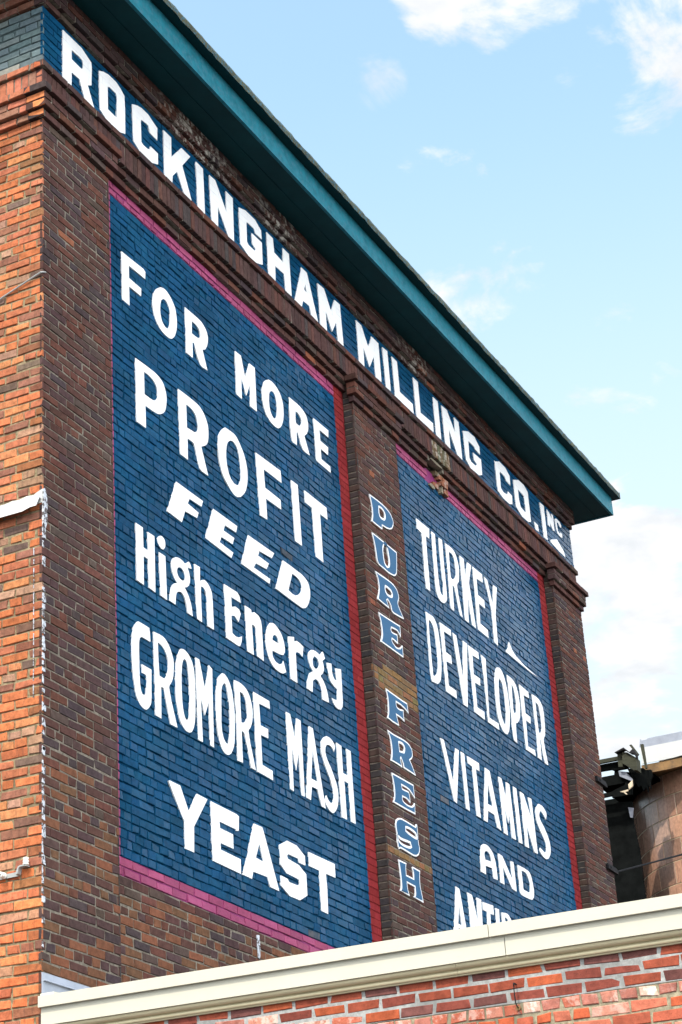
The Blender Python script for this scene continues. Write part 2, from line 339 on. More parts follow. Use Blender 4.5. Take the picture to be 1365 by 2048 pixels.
# outlines of the painted letters, millimetres on the wall: x,z from the left-hand corner and the datum
LETTERS = {
 'frieze': [
  ('R', '274,7207 552,7211 692,7160 698,7113 688,6933 634,6900 726,6738 594,6728 514,6878 498,6881 401,6875 395,6736 272,6742|401,7094 517,7100 558,7093 568,7067 564,7020 540,7002 402,7004'),
  ('O', '808,7158 878,7192 956,7212 1068,7214 1137,7191 1196,7155 1202,7029 1198,6778 1124,6746 1046,6743 935,6729 819,6777 811,6838|936,7081 966,7095 1061,7094 1080,7064 1069,6862 1045,6855 934,6858'),
  ('C', '1318,7150 1400,7188 1467,7205 1578,7207 1723,7157 1717,7027 1597,7032 1577,7089 1546,7093 1462,7082 1452,7057 1453,6853 1483,6841 1549,6845 1594,6858 1600,6898 1720,6898 1719,6787 1615,6744 1553,6735 1435,6738 1329,6783 1323,6867'),
  ('K', '1827,7204 1956,7204 1950,7000 2130,7202 2281,7201 2134,7022 2276,6744 2146,6748 2039,6904 1961,6816 1949,6734 1822,6734'),
  ('I', '2382,7212 2503,7207 2506,7080 2506,6736 2430,6740 2382,6739 2379,7120 2366,7176'),
  ('N', '2615,7209 2721,7217 2758,7174 2907,6987 2915,7213 3041,7209 3027,6746 2927,6740 2751,6956 2739,6738 2627,6741 2617,6994'),
  ('G', '3151,7174 3278,7214 3461,7216 3572,7162 3576,7067 3451,7063 3434,7101 3298,7099 3287,7084 3278,6880 3308,6861 3427,6862 3445,6890 3384,6909 3383,7029 3575,7031 3567,6791 3452,6748 3311,6736 3152,6782 3149,6984'),
  ('H', '3682,7206 3807,7206 3820,7059 3995,7046 4004,7209 4129,7208 4133,6750 4014,6746 4001,6920 3824,6915 3813,6750 3678,6754'),
  ('A', '4381,7197 4498,7197 4675,6745 4538,6752 4507,6834 4376,6825 4337,6744 4199,6745 4369,7151|4448,7050 4464,6960 4414,6967'),
  ('M', '4721,7200 4863,7211 4987,7023 5091,7202 5208,7209 5224,6750 5104,6743 5092,6954 4983,6793 4864,6961 4863,6741 4729,6740'),
  ('M', '5569,7214 5694,7215 5820,7035 5878,7112 5926,7203 6091,7203 6087,6754 5955,6750 5949,6984 5820,6802 5702,6968 5689,6742 5574,6741 5574,6944'),
  ('I', '6182,7204 6305,7214 6307,6753 6199,6748'),
  ('L', '6408,7205 6538,7204 6544,6853 6861,6857 6867,6745 6420,6747'),
  ('L', '6933,7206 7060,7210 7058,6844 7381,6862 7374,6752 6944,6745'),
  ('I', '7445,7208 7577,7212 7574,6751 7447,6751'),
  ('N', '7679,7209 7820,7219 8004,7024 8017,7216 8141,7214 8138,6753 8011,6756 7825,6991 7816,6747 7685,6754'),
  ('G', '8244,7152 8410,7217 8588,7225 8713,7155 8707,7056 8576,7065 8555,7087 8384,7090 8364,6876 8408,6841 8541,6847 8579,6883 8502,6903 8497,6993 8721,7004 8708,6806 8608,6761 8369,6749 8260,6801'),
  ('C', '9160,7177 9171,7170 9316,7227 9492,7222 9610,7168 9598,7040 9474,7048 9446,7084 9301,7099 9286,7065 9271,6879 9338,6851 9464,6871 9497,6924 9618,6918 9596,6803 9502,6770 9315,6764 9167,6798 9159,7051'),
  ('O', '9724,7167 9907,7236 10073,7238 10178,7192 10176,6811 10087,6772 9881,6762 9724,6819 9718,7006|9848,7094 10028,7079 10040,6881 10007,6868 9875,6879 9840,6960'),
  ('stop', '10294,6857 10408,6857 10414,6775 10311,6764'),
  ('I', '10568,7216 10705,7225 10699,6772 10582,6768 10579,7061'),
  ('N', '10799,7218 10868,7208 10963,7147 10944,7217 11009,7226 11004,7011 10948,6997 10840,7082 10859,7008 10790,7006'),
  ('C', '11063,7198 11122,7221 11227,7221 11280,7188 11270,7155 11215,7150 11173,7183 11118,7174 11124,7061 11193,7047 11225,7079 11274,7069 11267,7025 11201,7004 11110,7015 11071,7057'),
  ('wedge', '10805,6812 10848,6841 11048,6919 11254,6840 11296,6773 11065,6773 10813,6791'),
 ],
 'panel1': [
  ('F', '1277,5733 1386,5736 1613,5747 1644,5732 1638,5663 1385,5657 1385,5541 1572,5539 1567,5465 1384,5462 1384,5286 1279,5287'),
  ('O', '1887,5716 1906,5722 1926,5728 1943,5731 1967,5730 1988,5725 2007,5719 2028,5710 2048,5698 2065,5685 2084,5669 2102,5651 2116,5631 2125,5605 2131,5578 2135,5549 2137,5525 2137,5499 2134,5472 2130,5449 2124,5425 2115,5400 2106,5381 2096,5362 2082,5342 2071,5331 2058,5319 2045,5308 2030,5302 2016,5296 2003,5293 1971,5291 1942,5292 1915,5295 1890,5299 1867,5306 1846,5315 1823,5330 1803,5347 1785,5367 1772,5389 1762,5414 1754,5440 1749,5465 1747,5492 1749,5520 1753,5546 1761,5573 1773,5602 1784,5621 1798,5642 1816,5662 1838,5681 1862,5699|1926,5626 1940,5628 1955,5630 1967,5628 1983,5620 1996,5609 2007,5596 2018,5579 2026,5560 2031,5539 2031,5511 2028,5482 2023,5451 2020,5436 2016,5420 2008,5403 2001,5392 1990,5381 1980,5370 1966,5368 1953,5366 1942,5366 1922,5375 1905,5386 1891,5399 1880,5418 1872,5440 1868,5463 1866,5488 1868,5514 1871,5541 1876,5559 1882,5577 1889,5595'),
  ('R', '2282,5728 2356,5728 2432,5729 2506,5728 2533,5726 2558,5722 2580,5715 2605,5702 2627,5687 2645,5669 2655,5650 2661,5629 2662,5606 2659,5582 2652,5558 2642,5531 2632,5515 2620,5497 2607,5479 2559,5455 2631,5290 2587,5285 2544,5280 2513,5286 2474,5334 2448,5390 2419,5444 2413,5447 2402,5446 2392,5445 2385,5292 2282,5291|2392,5648 2416,5648 2441,5648 2463,5646 2484,5641 2502,5633 2517,5623 2527,5611 2532,5596 2535,5579 2534,5571 2529,5562 2525,5552 2512,5545 2498,5537 2486,5532 2450,5528 2417,5527 2384,5526'),
  ('M', '3150,5727 3255,5731 3314,5543 3409,5727 3509,5731 3506,5292 3388,5290 3404,5517 3321,5365 3243,5509 3233,5291 3142,5296'),
  ('O', '3764,5731 3785,5735 3807,5739 3826,5741 3859,5739 3890,5734 3917,5726 3945,5714 3969,5699 3990,5681 4007,5659 4020,5635 4029,5608 4034,5578 4035,5546 4033,5512 4028,5480 4020,5446 4006,5411 3995,5389 3980,5365 3960,5342 3946,5329 3928,5317 3910,5305 3891,5301 3872,5297 3855,5295 3817,5297 3781,5301 3750,5309 3717,5325 3688,5344 3666,5368 3649,5395 3638,5427 3630,5460 3625,5490 3624,5521 3627,5555 3635,5584 3647,5614 3663,5645 3674,5661 3689,5677 3706,5694 3724,5707 3744,5719|3812,5641 3830,5641 3848,5642 3861,5639 3878,5625 3889,5609 3898,5590 3904,5566 3906,5540 3906,5512 3904,5484 3900,5455 3892,5425 3885,5411 3875,5396 3865,5382 3850,5377 3836,5373 3825,5372 3807,5379 3793,5388 3782,5400 3771,5416 3763,5434 3758,5453 3754,5479 3753,5505 3755,5533 3758,5555 3763,5578 3773,5602 3783,5614 3798,5628'),
  ('R', '4166,5737 4237,5738 4309,5740 4377,5737 4418,5731 4455,5721 4486,5707 4506,5689 4518,5666 4527,5641 4531,5621 4531,5599 4527,5575 4520,5555 4510,5533 4494,5510 4478,5494 4457,5477 4436,5460 4524,5296 4474,5294 4424,5292 4387,5300 4352,5338 4330,5386 4304,5432 4298,5433 4289,5431 4279,5429 4267,5293 4230,5290 4192,5287 4173,5297 4158,5436 4162,5586|4282,5645 4300,5646 4318,5648 4334,5647 4354,5639 4372,5629 4386,5616 4393,5606 4398,5594 4398,5580 4393,5568 4385,5555 4377,5542 4334,5519 4311,5519 4288,5519 4274,5525 4270,5561 4276,5603'),
  ('E', '4654,5740 4964,5746 4954,5669 4769,5669 4771,5556 4933,5554 4921,5469 4768,5471 4770,5364 4950,5364 4953,5299 4663,5302'),
  ('P', '1457,4847 1518,4850 1580,4853 1642,4855 1686,4856 1729,4857 1769,4854 1805,4849 1838,4840 1867,4828 1885,4814 1898,4797 1909,4778 1918,4758 1925,4736 1928,4712 1929,4691 1926,4669 1922,4646 1917,4625 1910,4602 1899,4579 1890,4566 1877,4552 1862,4539 1845,4527 1826,4515 1807,4506 1784,4499 1763,4494 1743,4492 1691,4488 1642,4487 1593,4486 1594,4289 1454,4285|1584,4784 1609,4785 1635,4786 1658,4785 1686,4781 1713,4775 1736,4767 1755,4756 1770,4742 1783,4726 1788,4711 1790,4695 1790,4678 1789,4664 1786,4649 1778,4632 1770,4623 1759,4612 1748,4602 1732,4596 1717,4590 1703,4587 1662,4584 1623,4584 1584,4583'),
  ('R', '2121,4879 2206,4881 2293,4883 2378,4882 2416,4881 2451,4878 2482,4871 2510,4859 2533,4843 2553,4825 2571,4806 2585,4785 2597,4762 2603,4739 2605,4715 2605,4689 2603,4663 2599,4635 2591,4607 2583,4590 2572,4573 2556,4556 2530,4538 2502,4522 2473,4507 2573,4283 2521,4281 2469,4280 2433,4291 2401,4348 2386,4417 2357,4477 2330,4486 2290,4486 2250,4485 2243,4288 2127,4290|2246,4792 2276,4793 2305,4793 2331,4790 2358,4783 2382,4772 2402,4758 2415,4741 2423,4721 2429,4700 2432,4684 2433,4667 2431,4648 2425,4637 2417,4626 2408,4614 2370,4592 2246,4581'),
  ('O', '2903,4872 2928,4873 2954,4875 2979,4876 3014,4877 3049,4878 3079,4874 3108,4861 3131,4844 3152,4826 3178,4803 3202,4779 3223,4752 3239,4723 3252,4692 3262,4660 3267,4632 3269,4602 3269,4572 3267,4543 3262,4513 3253,4482 3242,4452 3227,4421 3206,4389 3184,4365 3157,4342 3130,4318 3106,4307 3082,4296 3059,4289 3033,4287 3011,4289 2991,4294 2962,4306 2936,4320 2912,4335 2881,4354 2852,4374 2827,4397 2808,4426 2794,4458 2783,4491 2775,4523 2771,4557 2768,4591 2766,4617 2765,4644 2767,4672 2771,4696 2777,4720 2787,4747 2800,4770 2817,4794 2838,4818 2858,4836 2880,4854|2987,4785 3006,4790 3025,4794 3041,4795 3065,4788 3085,4779 3100,4766 3115,4748 3125,4727 3134,4706 3140,4683 3144,4660 3146,4636 3148,4610 3149,4582 3148,4554 3146,4529 3143,4503 3137,4476 3129,4458 3119,4440 3109,4422 3069,4400 3050,4398 3031,4396 3015,4397 2990,4406 2968,4417 2950,4431 2933,4453 2921,4478 2911,4505 2904,4531 2900,4560 2898,4589 2899,4620 2903,4652 2910,4685 2916,4704 2925,4724 2938,4746 2952,4759 2969,4772'),
  ('F', '3442,4866 3904,4882 3911,4767 3577,4763 3587,4590 3871,4587 3874,4495 3593,4488 3596,4290 3469,4281'),
  ('I', '4104,4876 4232,4879 4245,4290 4122,4288'),
  ('T', '4364,4881 4805,4882 4812,4765 4660,4763 4663,4287 4519,4289 4502,4761 4360,4761'),
  ('F', '2040,4011 2467,4012 2440,3952 2248,3945 2215,3891 2387,3877 2359,3820 2169,3806 2112,3687 1886,3694'),
  ('E', '2635,4011 3039,4012 3014,3946 2825,3939 2794,3880 2978,3882 2943,3814 2756,3808 2722,3748 2950,3740 2912,3679 2488,3695'),
  ('E', '3227,4004 3692,4012 3642,3948 3416,3931 3390,3878 3582,3876 3533,3808 3344,3792 3298,3738 3593,3738 3573,3689 3085,3691'),
  ('D', '3852,4006 3921,4007 3991,4007 4060,4006 4120,4005 4181,4004 4236,3998 4271,3990 4300,3978 4322,3963 4338,3941 4347,3917 4351,3890 4349,3863 4342,3835 4329,3805 4314,3778 4295,3751 4269,3723 4253,3710 4232,3698 4209,3688 4189,3682 4170,3678 4153,3677 3994,3679 3840,3683 3689,3687|4019,3944 4057,3943 4095,3942 4129,3937 4151,3928 4168,3916 4180,3901 4187,3885 4189,3867 4184,3847 4174,3829 4156,3810 4133,3791 4108,3776 4080,3763 4051,3751 4033,3749 4014,3748 3996,3748 3972,3750 3949,3752 3925,3755'),
  ('H', '1407,3409 1510,3408 1512,3246 1581,3245 1578,3400 1679,3402 1674,2937 1582,2944 1580,3174 1512,3175 1506,2938 1410,2943'),
  ('i dot', '1767,3439 1778,3442 1788,3444 1797,3444 1811,3441 1822,3436 1831,3430 1837,3419 1841,3408 1842,3395 1841,3385 1838,3375 1833,3364 1825,3355 1816,3347 1807,3339 1796,3338 1786,3337 1777,3337 1764,3342 1753,3348 1744,3355 1736,3364 1730,3373 1727,3385 1727,3394 1730,3404 1737,3416 1745,3424 1756,3432'),
  ('i', '1743,3294 1837,3294 1845,2935 1753,2941'),
  ('g', '2001,3347 2019,3352 2036,3356 2052,3357 2070,3358 2087,3356 2103,3354 2115,3351 2126,3347 2138,3343 2202,3384 2210,3378 2219,3372 2226,3366 2232,3356 2236,3346 2240,3336 2175,3327 2184,3313 2193,3299 2201,3284 2206,3271 2210,3258 2211,3243 2209,3225 2204,3207 2195,3187 2187,3177 2175,3166 2162,3156 2149,3149 2135,3144 2120,3139 2130,3131 2140,3124 2149,3116 2163,3103 2176,3089 2188,3074 2200,3055 2211,3035 2219,3014 2226,2989 2230,2963 2235,2937 2159,2938 2154,2962 2150,2986 2143,3009 2135,3027 2124,3044 2111,3058 2099,3067 2084,3074 2066,3078 2056,3078 2043,3075 2031,3073 1995,3050 1990,3036 1984,3021 1980,3007 1977,2986 1974,2964 1972,2943 1880,2945 1886,2972 1891,2999 1899,3027 1906,3045 1915,3062 1927,3081 1938,3093 1952,3105 1968,3116 1983,3124 1999,3130 2015,3137 2002,3140 1990,3144 1980,3149 1967,3160 1956,3173 1947,3186 1939,3203 1932,3221 1927,3239 1925,3251 1925,3264 1927,3278 1933,3291 1942,3305 1955,3318 1968,3329 1984,3339|2043,3280 2055,3282 2068,3284 2078,3284 2094,3279 2107,3273 2118,3265 2126,3255 2131,3244 2134,3232 2133,3222 2128,3211 2124,3201 2098,3184 2085,3184 2073,3183 2062,3184 2047,3189 2034,3195 2023,3203 2016,3213 2012,3224 2010,3237 2012,3246 2017,3256 2022,3266'),
  ('h', '2290,3398 2376,3401 2370,3275 2381,3284 2391,3293 2403,3301 2417,3308 2432,3312 2446,3317 2463,3314 2479,3310 2493,3305 2510,3295 2525,3284 2538,3271 2549,3256 2557,3240 2561,3222 2565,3128 2566,3032 2566,2937 2472,2935 2472,3007 2473,3080 2472,3152 2470,3174 2467,3195 2460,3215 2452,3226 2440,3235 2425,3242 2416,3244 2405,3244 2394,3245 2389,3240 2384,3236 2381,3232 2378,3203 2377,3174 2377,3147 2377,3076 2378,3006 2378,2937 2307,2940 2303,3017 2299,3095 2296,3174 2294,3248 2292,3323'),
  ('E', '2767,3398 2985,3404 3020,3383 3039,3328 2878,3325 2880,3239 2941,3264 3005,3261 3029,3228 2986,3144 2926,3177 2869,3161 2872,3011 2926,3001 2982,3009 3033,3036 3023,2988 2992,2937 2952,2932 2772,2938'),
  ('n', '3110,3331 3146,3332 3181,3333 3213,3329 3219,3324 3219,3315 3219,3306 3270,3328 3296,3326 3322,3324 3343,3319 3360,3309 3372,3296 3381,3282 3387,3262 3390,3240 3391,3218 3394,3125 3395,3033 3396,2941 3283,2949 3286,3028 3289,3106 3284,3182 3275,3194 3259,3202 3242,3210 3217,3197 3225,2939 3120,2938'),
  ('e', '3544,3327 3569,3334 3593,3341 3614,3344 3646,3339 3673,3331 3696,3320 3721,3307 3742,3291 3760,3273 3773,3253 3783,3230 3790,3206 3793,3188 3793,3168 3788,3146 3781,3135 3770,3123 3759,3111 3738,3107 3717,3102 3698,3098 3651,3094 3606,3092 3562,3090 3560,3072 3558,3055 3561,3039 3573,3025 3590,3014 3611,3005 3631,3002 3655,3003 3679,3003 3732,3027 3753,3059 3794,2971 3740,2941 3716,2937 3692,2933 3671,2932 3634,2934 3600,2939 3572,2946 3540,2961 3514,2980 3494,3001 3475,3030 3462,3062 3454,3096 3451,3126 3454,3158 3460,3191 3466,3215 3474,3241 3488,3267 3503,3287 3524,3307|3621,3248 3639,3245 3657,3241 3670,3235 3680,3220 3685,3203 3690,3187 3572,3185 3584,3223'),
  ('r', '3871,3315 3980,3346 3980,3303 4027,3327 4097,3324 4149,3311 4122,3212 4068,3228 4015,3224 3994,3200 3994,2936 3876,2938'),
  ('g', '4305,3336 4327,3341 4349,3346 4370,3348 4404,3347 4437,3344 4469,3341 4531,3392 4566,3337 4510,3301 4518,3286 4527,3272 4531,3255 4530,3237 4525,3218 4514,3197 4497,3179 4474,3161 4452,3143 4470,3134 4488,3126 4503,3115 4527,3092 4549,3066 4566,3039 4577,3008 4583,2975 4589,2942 4469,2932 4465,2962 4462,2993 4454,3022 4443,3042 4427,3061 4407,3077 4392,3082 4373,3084 4354,3086 4295,3051 4277,2942 4174,2945 4180,2969 4185,2994 4193,3019 4206,3046 4222,3074 4239,3102 4316,3144 4298,3152 4280,3160 4265,3171 4252,3189 4242,3209 4237,3231 4237,3252 4243,3274 4255,3298 4267,3310 4286,3323|4354,3295 4373,3294 4392,3293 4408,3290 4423,3283 4434,3273 4440,3261 4441,3247 4436,3230 4425,3213 4411,3201 4393,3190 4375,3180 4355,3183 4336,3186 4322,3193 4314,3209 4313,3228 4317,3248 4325,3263 4340,3279'),
  ('y', '4594,3310 4690,3332 4690,3300 4690,3267 4695,3237 4706,3222 4721,3209 4737,3197 4775,3204 4768,3313 4880,3339 4878,3261 4877,3184 4874,3107 4873,3068 4870,3029 4861,2988 4852,2975 4837,2961 4822,2946 4802,2943 4782,2939 4765,2938 4737,2941 4713,2947 4693,2956 4676,2970 4665,2988 4654,3005 4675,3005 4696,3005 4719,3007 4735,3011 4751,3016 4768,3022 4778,3121 4757,3123 4736,3126 4718,3129 4691,3138 4667,3147 4647,3160 4634,3179 4626,3200 4619,3221 4610,3251 4602,3281'),
  ('G', '1411,2616 1423,2616 1436,2617 1448,2618 1489,2618 1529,2618 1570,2617 1572,2603 1575,2588 1577,2573 1579,2552 1581,2532 1582,2511 1458,2511 1429,2490 1425,2474 1420,2458 1418,2443 1416,2398 1415,2353 1416,2309 1415,2267 1416,2224 1417,2183 1419,2155 1422,2127 1428,2100 1432,2089 1439,2078 1449,2069 1458,2066 1470,2064 1481,2061 1488,2069 1496,2076 1500,2082 1507,2104 1510,2126 1512,2147 1515,2171 1517,2195 1515,2219 1512,2224 1506,2228 1497,2231 1482,2231 1466,2230 1449,2228 1449,2295 1587,2295 1585,2252 1583,2210 1581,2168 1580,2125 1579,2083 1573,2039 1565,2022 1553,2005 1538,1988 1528,1979 1515,1970 1503,1962 1487,1960 1472,1959 1459,1960 1434,1968 1413,1978 1396,1991 1380,2008 1367,2028 1357,2049 1347,2079 1340,2110 1333,2142 1327,2173 1322,2205 1319,2238 1314,2295 1311,2353 1311,2413 1315,2445 1323,2478 1333,2512 1338,2528 1344,2544 1353,2560 1361,2570 1371,2580 1382,2590 1391,2599 1401,2607'),
  ('R', '1631,2609 1675,2612 1719,2616 1760,2615 1786,2611 1807,2603 1826,2593 1844,2580 1859,2565 1873,2550 1885,2533 1895,2515 1904,2497 1910,2487 1915,2476 1917,2464 1916,2426 1912,2386 1905,2346 1899,2328 1889,2309 1878,2290 1862,2271 1844,2251 1837,2234 1866,2137 1906,2045 1946,1953 1846,1952 1759,2207 1721,2206 1713,1957 1634,1959 1633,2081 1633,2203 1632,2327 1632,2420 1631,2515|1690,2545 1706,2543 1722,2540 1737,2537 1754,2531 1770,2524 1784,2516 1796,2506 1807,2496 1816,2484 1825,2472 1832,2459 1836,2444 1835,2416 1831,2386 1824,2356 1819,2343 1812,2328 1802,2313 1794,2303 1783,2293 1772,2283 1701,2284 1698,2322 1695,2360 1692,2398 1691,2446 1690,2496'),
  ('O', '2038,2607 2053,2610 2068,2612 2083,2613 2101,2611 2117,2607 2132,2602 2150,2593 2166,2582 2180,2570 2193,2556 2204,2542 2212,2527 2220,2506 2225,2485 2228,2463 2231,2419 2233,2376 2233,2332 2232,2287 2229,2243 2226,2198 2224,2163 2220,2127 2214,2090 2207,2065 2197,2040 2184,2014 2176,2003 2166,1991 2153,1979 2143,1974 2133,1970 2122,1966 2102,1966 2081,1966 2064,1969 2042,1979 2023,1991 2007,2004 1993,2022 1981,2041 1972,2061 1962,2090 1954,2120 1948,2151 1943,2193 1939,2235 1938,2278 1937,2317 1939,2358 1942,2399 1947,2430 1953,2462 1962,2495 1972,2519 1985,2545 2001,2571 2011,2583 2024,2595|2083,2541 2096,2536 2108,2530 2117,2523 2125,2506 2130,2488 2134,2470 2138,2445 2142,2420 2144,2394 2146,2356 2147,2318 2147,2279 2144,2240 2140,2200 2134,2160 2131,2133 2127,2106 2119,2078 2113,2068 2103,2058 2093,2047 2081,2055 2069,2062 2060,2071 2049,2093 2041,2117 2035,2141 2030,2174 2028,2208 2026,2242 2025,2277 2026,2312 2027,2347 2030,2383 2033,2419 2039,2456 2042,2475 2048,2494 2057,2514 2064,2523 2074,2532'),
  ('M', '2255,2607 2313,2607 2386,2390 2463,2610 2513,2593 2506,2432 2495,1954 2442,1956 2444,2312 2371,2176 2316,2309 2323,1949 2259,1949 2257,2281'),
  ('O', '2675,2610 2687,2612 2700,2613 2710,2613 2727,2609 2741,2603 2754,2596 2768,2585 2781,2574 2791,2561 2803,2543 2814,2523 2822,2503 2830,2477 2835,2449 2840,2421 2845,2392 2849,2362 2851,2332 2847,2263 2841,2193 2833,2124 2831,2104 2827,2085 2820,2064 2808,2040 2793,2016 2774,1991 2764,1982 2752,1973 2737,1965 2722,1959 2706,1955 2692,1954 2673,1955 2657,1959 2644,1965 2625,1979 2611,1995 2599,2012 2588,2034 2581,2057 2575,2080 2568,2110 2562,2140 2557,2170 2554,2203 2552,2236 2552,2269 2553,2306 2555,2344 2559,2382 2564,2418 2572,2454 2582,2491 2588,2512 2597,2534 2611,2557 2629,2574 2652,2592|2699,2538 2710,2534 2721,2531 2728,2526 2738,2509 2744,2490 2749,2471 2755,2450 2760,2430 2764,2409 2768,2384 2772,2360 2773,2335 2770,2278 2765,2220 2758,2163 2755,2133 2750,2103 2741,2072 2734,2063 2724,2052 2714,2042 2702,2044 2689,2046 2680,2050 2665,2064 2653,2079 2644,2095 2636,2118 2631,2141 2628,2166 2629,2208 2632,2251 2635,2294 2638,2337 2641,2380 2646,2424 2648,2447 2652,2471 2661,2495 2671,2509 2685,2523'),
  ('R', '2867,2614 2901,2617 2936,2619 2969,2619 2999,2616 3026,2611 3050,2604 3070,2595 3086,2584 3099,2572 3114,2556 3126,2539 3136,2520 3145,2497 3152,2473 3155,2448 3155,2418 3151,2388 3143,2356 3135,2336 3123,2315 3110,2294 3094,2278 3076,2261 3069,2247 3094,2147 3130,2050 3165,1954 3093,1955 3066,2040 3039,2125 3004,2208 2993,2215 2975,2219 2957,2222 2955,2177 2954,2131 2953,2086 2952,2043 2953,2000 2953,1958 2871,1955 2874,2066 2877,2178 2879,2289 2879,2349 2877,2408 2874,2468 2872,2517 2869,2565|2954,2544 2972,2543 2989,2543 3003,2540 3017,2533 3028,2522 3037,2511 3046,2497 3053,2482 3058,2466 3063,2447 3065,2426 3065,2406 3064,2388 3060,2369 3053,2350 3046,2339 3036,2328 3024,2316 3015,2309 3004,2302 2992,2296 2981,2293 2969,2291 2958,2289 2957,2322 2955,2355 2954,2388 2954,2440 2954,2492'),
  ('E', '3181,2612 3457,2615 3461,2549 3274,2541 3283,2360 3410,2363 3407,2285 3280,2279 3281,2031 3453,2026 3452,1949 3196,1952 3188,2250'),
  ('M', '3749,2611 3824,2613 3890,2414 3939,2611 4011,2610 4013,2362 4008,1957 3957,1955 3947,2331 3881,2148 3820,2335 3813,1951 3759,1956 3751,2218'),
  ('A', '4166,2608 4238,2608 4296,2340 4392,1952 4319,1954 4262,2083 4153,2082 4120,1957 4041,1958 4100,2244|4208,2419 4270,2150 4150,2148'),
  ('S', '4496,2614 4517,2615 4538,2616 4556,2616 4578,2612 4597,2606 4613,2599 4630,2589 4644,2578 4651,2564 4647,2548 4636,2529 4625,2510 4615,2520 4605,2529 4593,2537 4580,2542 4564,2545 4546,2546 4529,2545 4510,2541 4492,2537 4480,2524 4467,2512 4460,2500 4454,2480 4453,2461 4455,2444 4464,2426 4476,2409 4490,2393 4506,2377 4525,2363 4542,2347 4560,2326 4577,2305 4593,2284 4607,2266 4621,2248 4632,2229 4642,2208 4649,2186 4653,2163 4654,2140 4653,2116 4648,2091 4642,2070 4634,2047 4621,2025 4608,2007 4592,1990 4572,1972 4559,1963 4543,1955 4527,1947 4509,1948 4491,1948 4475,1951 4454,1959 4437,1969 4421,1980 4405,1991 4391,2004 4386,2019 4393,2036 4407,2055 4422,2074 4432,2063 4441,2051 4453,2041 4466,2035 4482,2031 4497,2026 4535,2041 4544,2056 4553,2070 4559,2085 4561,2109 4560,2132 4557,2155 4549,2180 4539,2204 4526,2228 4507,2252 4486,2276 4465,2299 4447,2320 4430,2340 4415,2362 4402,2382 4391,2402 4382,2424 4377,2442 4373,2461 4372,2481 4373,2496 4377,2512 4385,2529 4397,2546 4413,2563 4433,2581 4452,2593 4474,2603'),
  ('H', '4685,2610 4781,2606 4778,2363 4872,2365 4882,2609 4962,2609 4962,2326 4964,1960 4881,1959 4877,2296 4793,2298 4794,1957 4700,1955 4694,2283'),
  ('Y', '1791,1508 1809,1515 1959,1516 2075,1349 2203,1517 2362,1515 2145,1254 2135,1060 2007,1058 2006,1259 1961,1305'),
  ('E', '2412,1514 2811,1513 2848,1504 2835,1389 2797,1380 2795,1390 2535,1389 2542,1340 2741,1339 2740,1227 2539,1225 2540,1175 2847,1171 2842,1058 2416,1062 2409,1252'),
  ('A', '3086,1507 3223,1512 3245,1483 3462,1060 3316,1060 3272,1129 3041,1121 3017,1059 2873,1060 2973,1250|3164,1367 3220,1236 3096,1242'),
  ('S', '3642,1503 3808,1502 3944,1449 3947,1371 3833,1370 3823,1399 3650,1397 3628,1379 3639,1357 3830,1348 3952,1300 3951,1129 3815,1062 3637,1059 3494,1114 3499,1193 3613,1191 3644,1170 3803,1176 3828,1198 3822,1225 3789,1230 3605,1232 3506,1281 3504,1437'),
  ('T', '4018,1499 4495,1507 4493,1391 4315,1387 4323,1261 4312,1054 4198,1056 4196,1386 4017,1383'),
 ],
 'panel2': [
  ('T', '6941,5614 7262,5620 7241,5503 7154,5500 7141,5245 7144,5093 7136,4885 7045,4882 7034,5015 7047,5248 7053,5489 6936,5502'),
  ('U', '7316,5614 7405,5616 7402,5549 7398,5483 7395,5417 7392,5364 7389,5311 7388,5259 7387,5207 7388,5156 7390,5105 7393,5062 7398,5021 7408,4981 7415,4969 7428,4959 7445,4952 7455,4952 7468,4955 7482,4957 7488,4974 7494,4990 7497,5005 7502,5053 7505,5100 7505,5147 7502,5197 7496,5247 7493,5297 7494,5363 7498,5429 7500,5495 7500,5535 7499,5574 7498,5613 7589,5620 7586,5535 7582,5451 7580,5368 7579,5313 7580,5259 7580,5205 7581,5135 7582,5066 7578,4995 7576,4974 7569,4951 7554,4925 7538,4910 7514,4895 7491,4879 7465,4873 7440,4868 7418,4866 7385,4871 7356,4879 7336,4891 7318,4915 7307,4944 7301,4974 7297,5023 7298,5074 7299,5126 7299,5172 7300,5219 7302,5266 7306,5381 7311,5497'),
  ('R', '7670,5616 7726,5619 7782,5622 7834,5621 7868,5617 7897,5609 7920,5598 7939,5581 7952,5562 7963,5542 7976,5517 7986,5492 7991,5465 7990,5430 7984,5393 7976,5356 7970,5333 7963,5309 7950,5283 7929,5261 7902,5238 7889,5218 7905,5103 7934,4994 7963,4885 7937,4885 7911,4884 7896,4890 7867,4977 7849,5070 7821,5159 7808,5168 7785,5172 7762,5177 7740,4878 7709,4878 7678,4878 7661,4886 7652,4967 7658,5054 7664,5142 7667,5236 7671,5331 7673,5426 7673,5490 7671,5553|7749,5549 7780,5551 7812,5553 7836,5550 7858,5538 7871,5522 7881,5503 7890,5478 7896,5451 7899,5423 7900,5397 7897,5369 7890,5340 7879,5322 7864,5302 7849,5282 7777,5245 7761,5249 7744,5253 7736,5261 7734,5354 7742,5452'),
  ('K', '8051,5618 8157,5617 8154,5404 8259,5615 8358,5615 8243,5373 8319,4881 8217,4886 8170,5220 8123,4878 8030,4877 8046,5342'),
  ('E', '8396,5617 8662,5621 8661,5523 8481,5511 8473,5318 8648,5316 8643,5218 8477,5220 8458,4987 8657,4979 8662,4886 8377,4889 8394,5307'),
  ('Y', '8715,5616 8805,5607 8895,5341 8978,5612 9080,5615 8952,5260 8924,4884 8828,4893 8845,5263'),
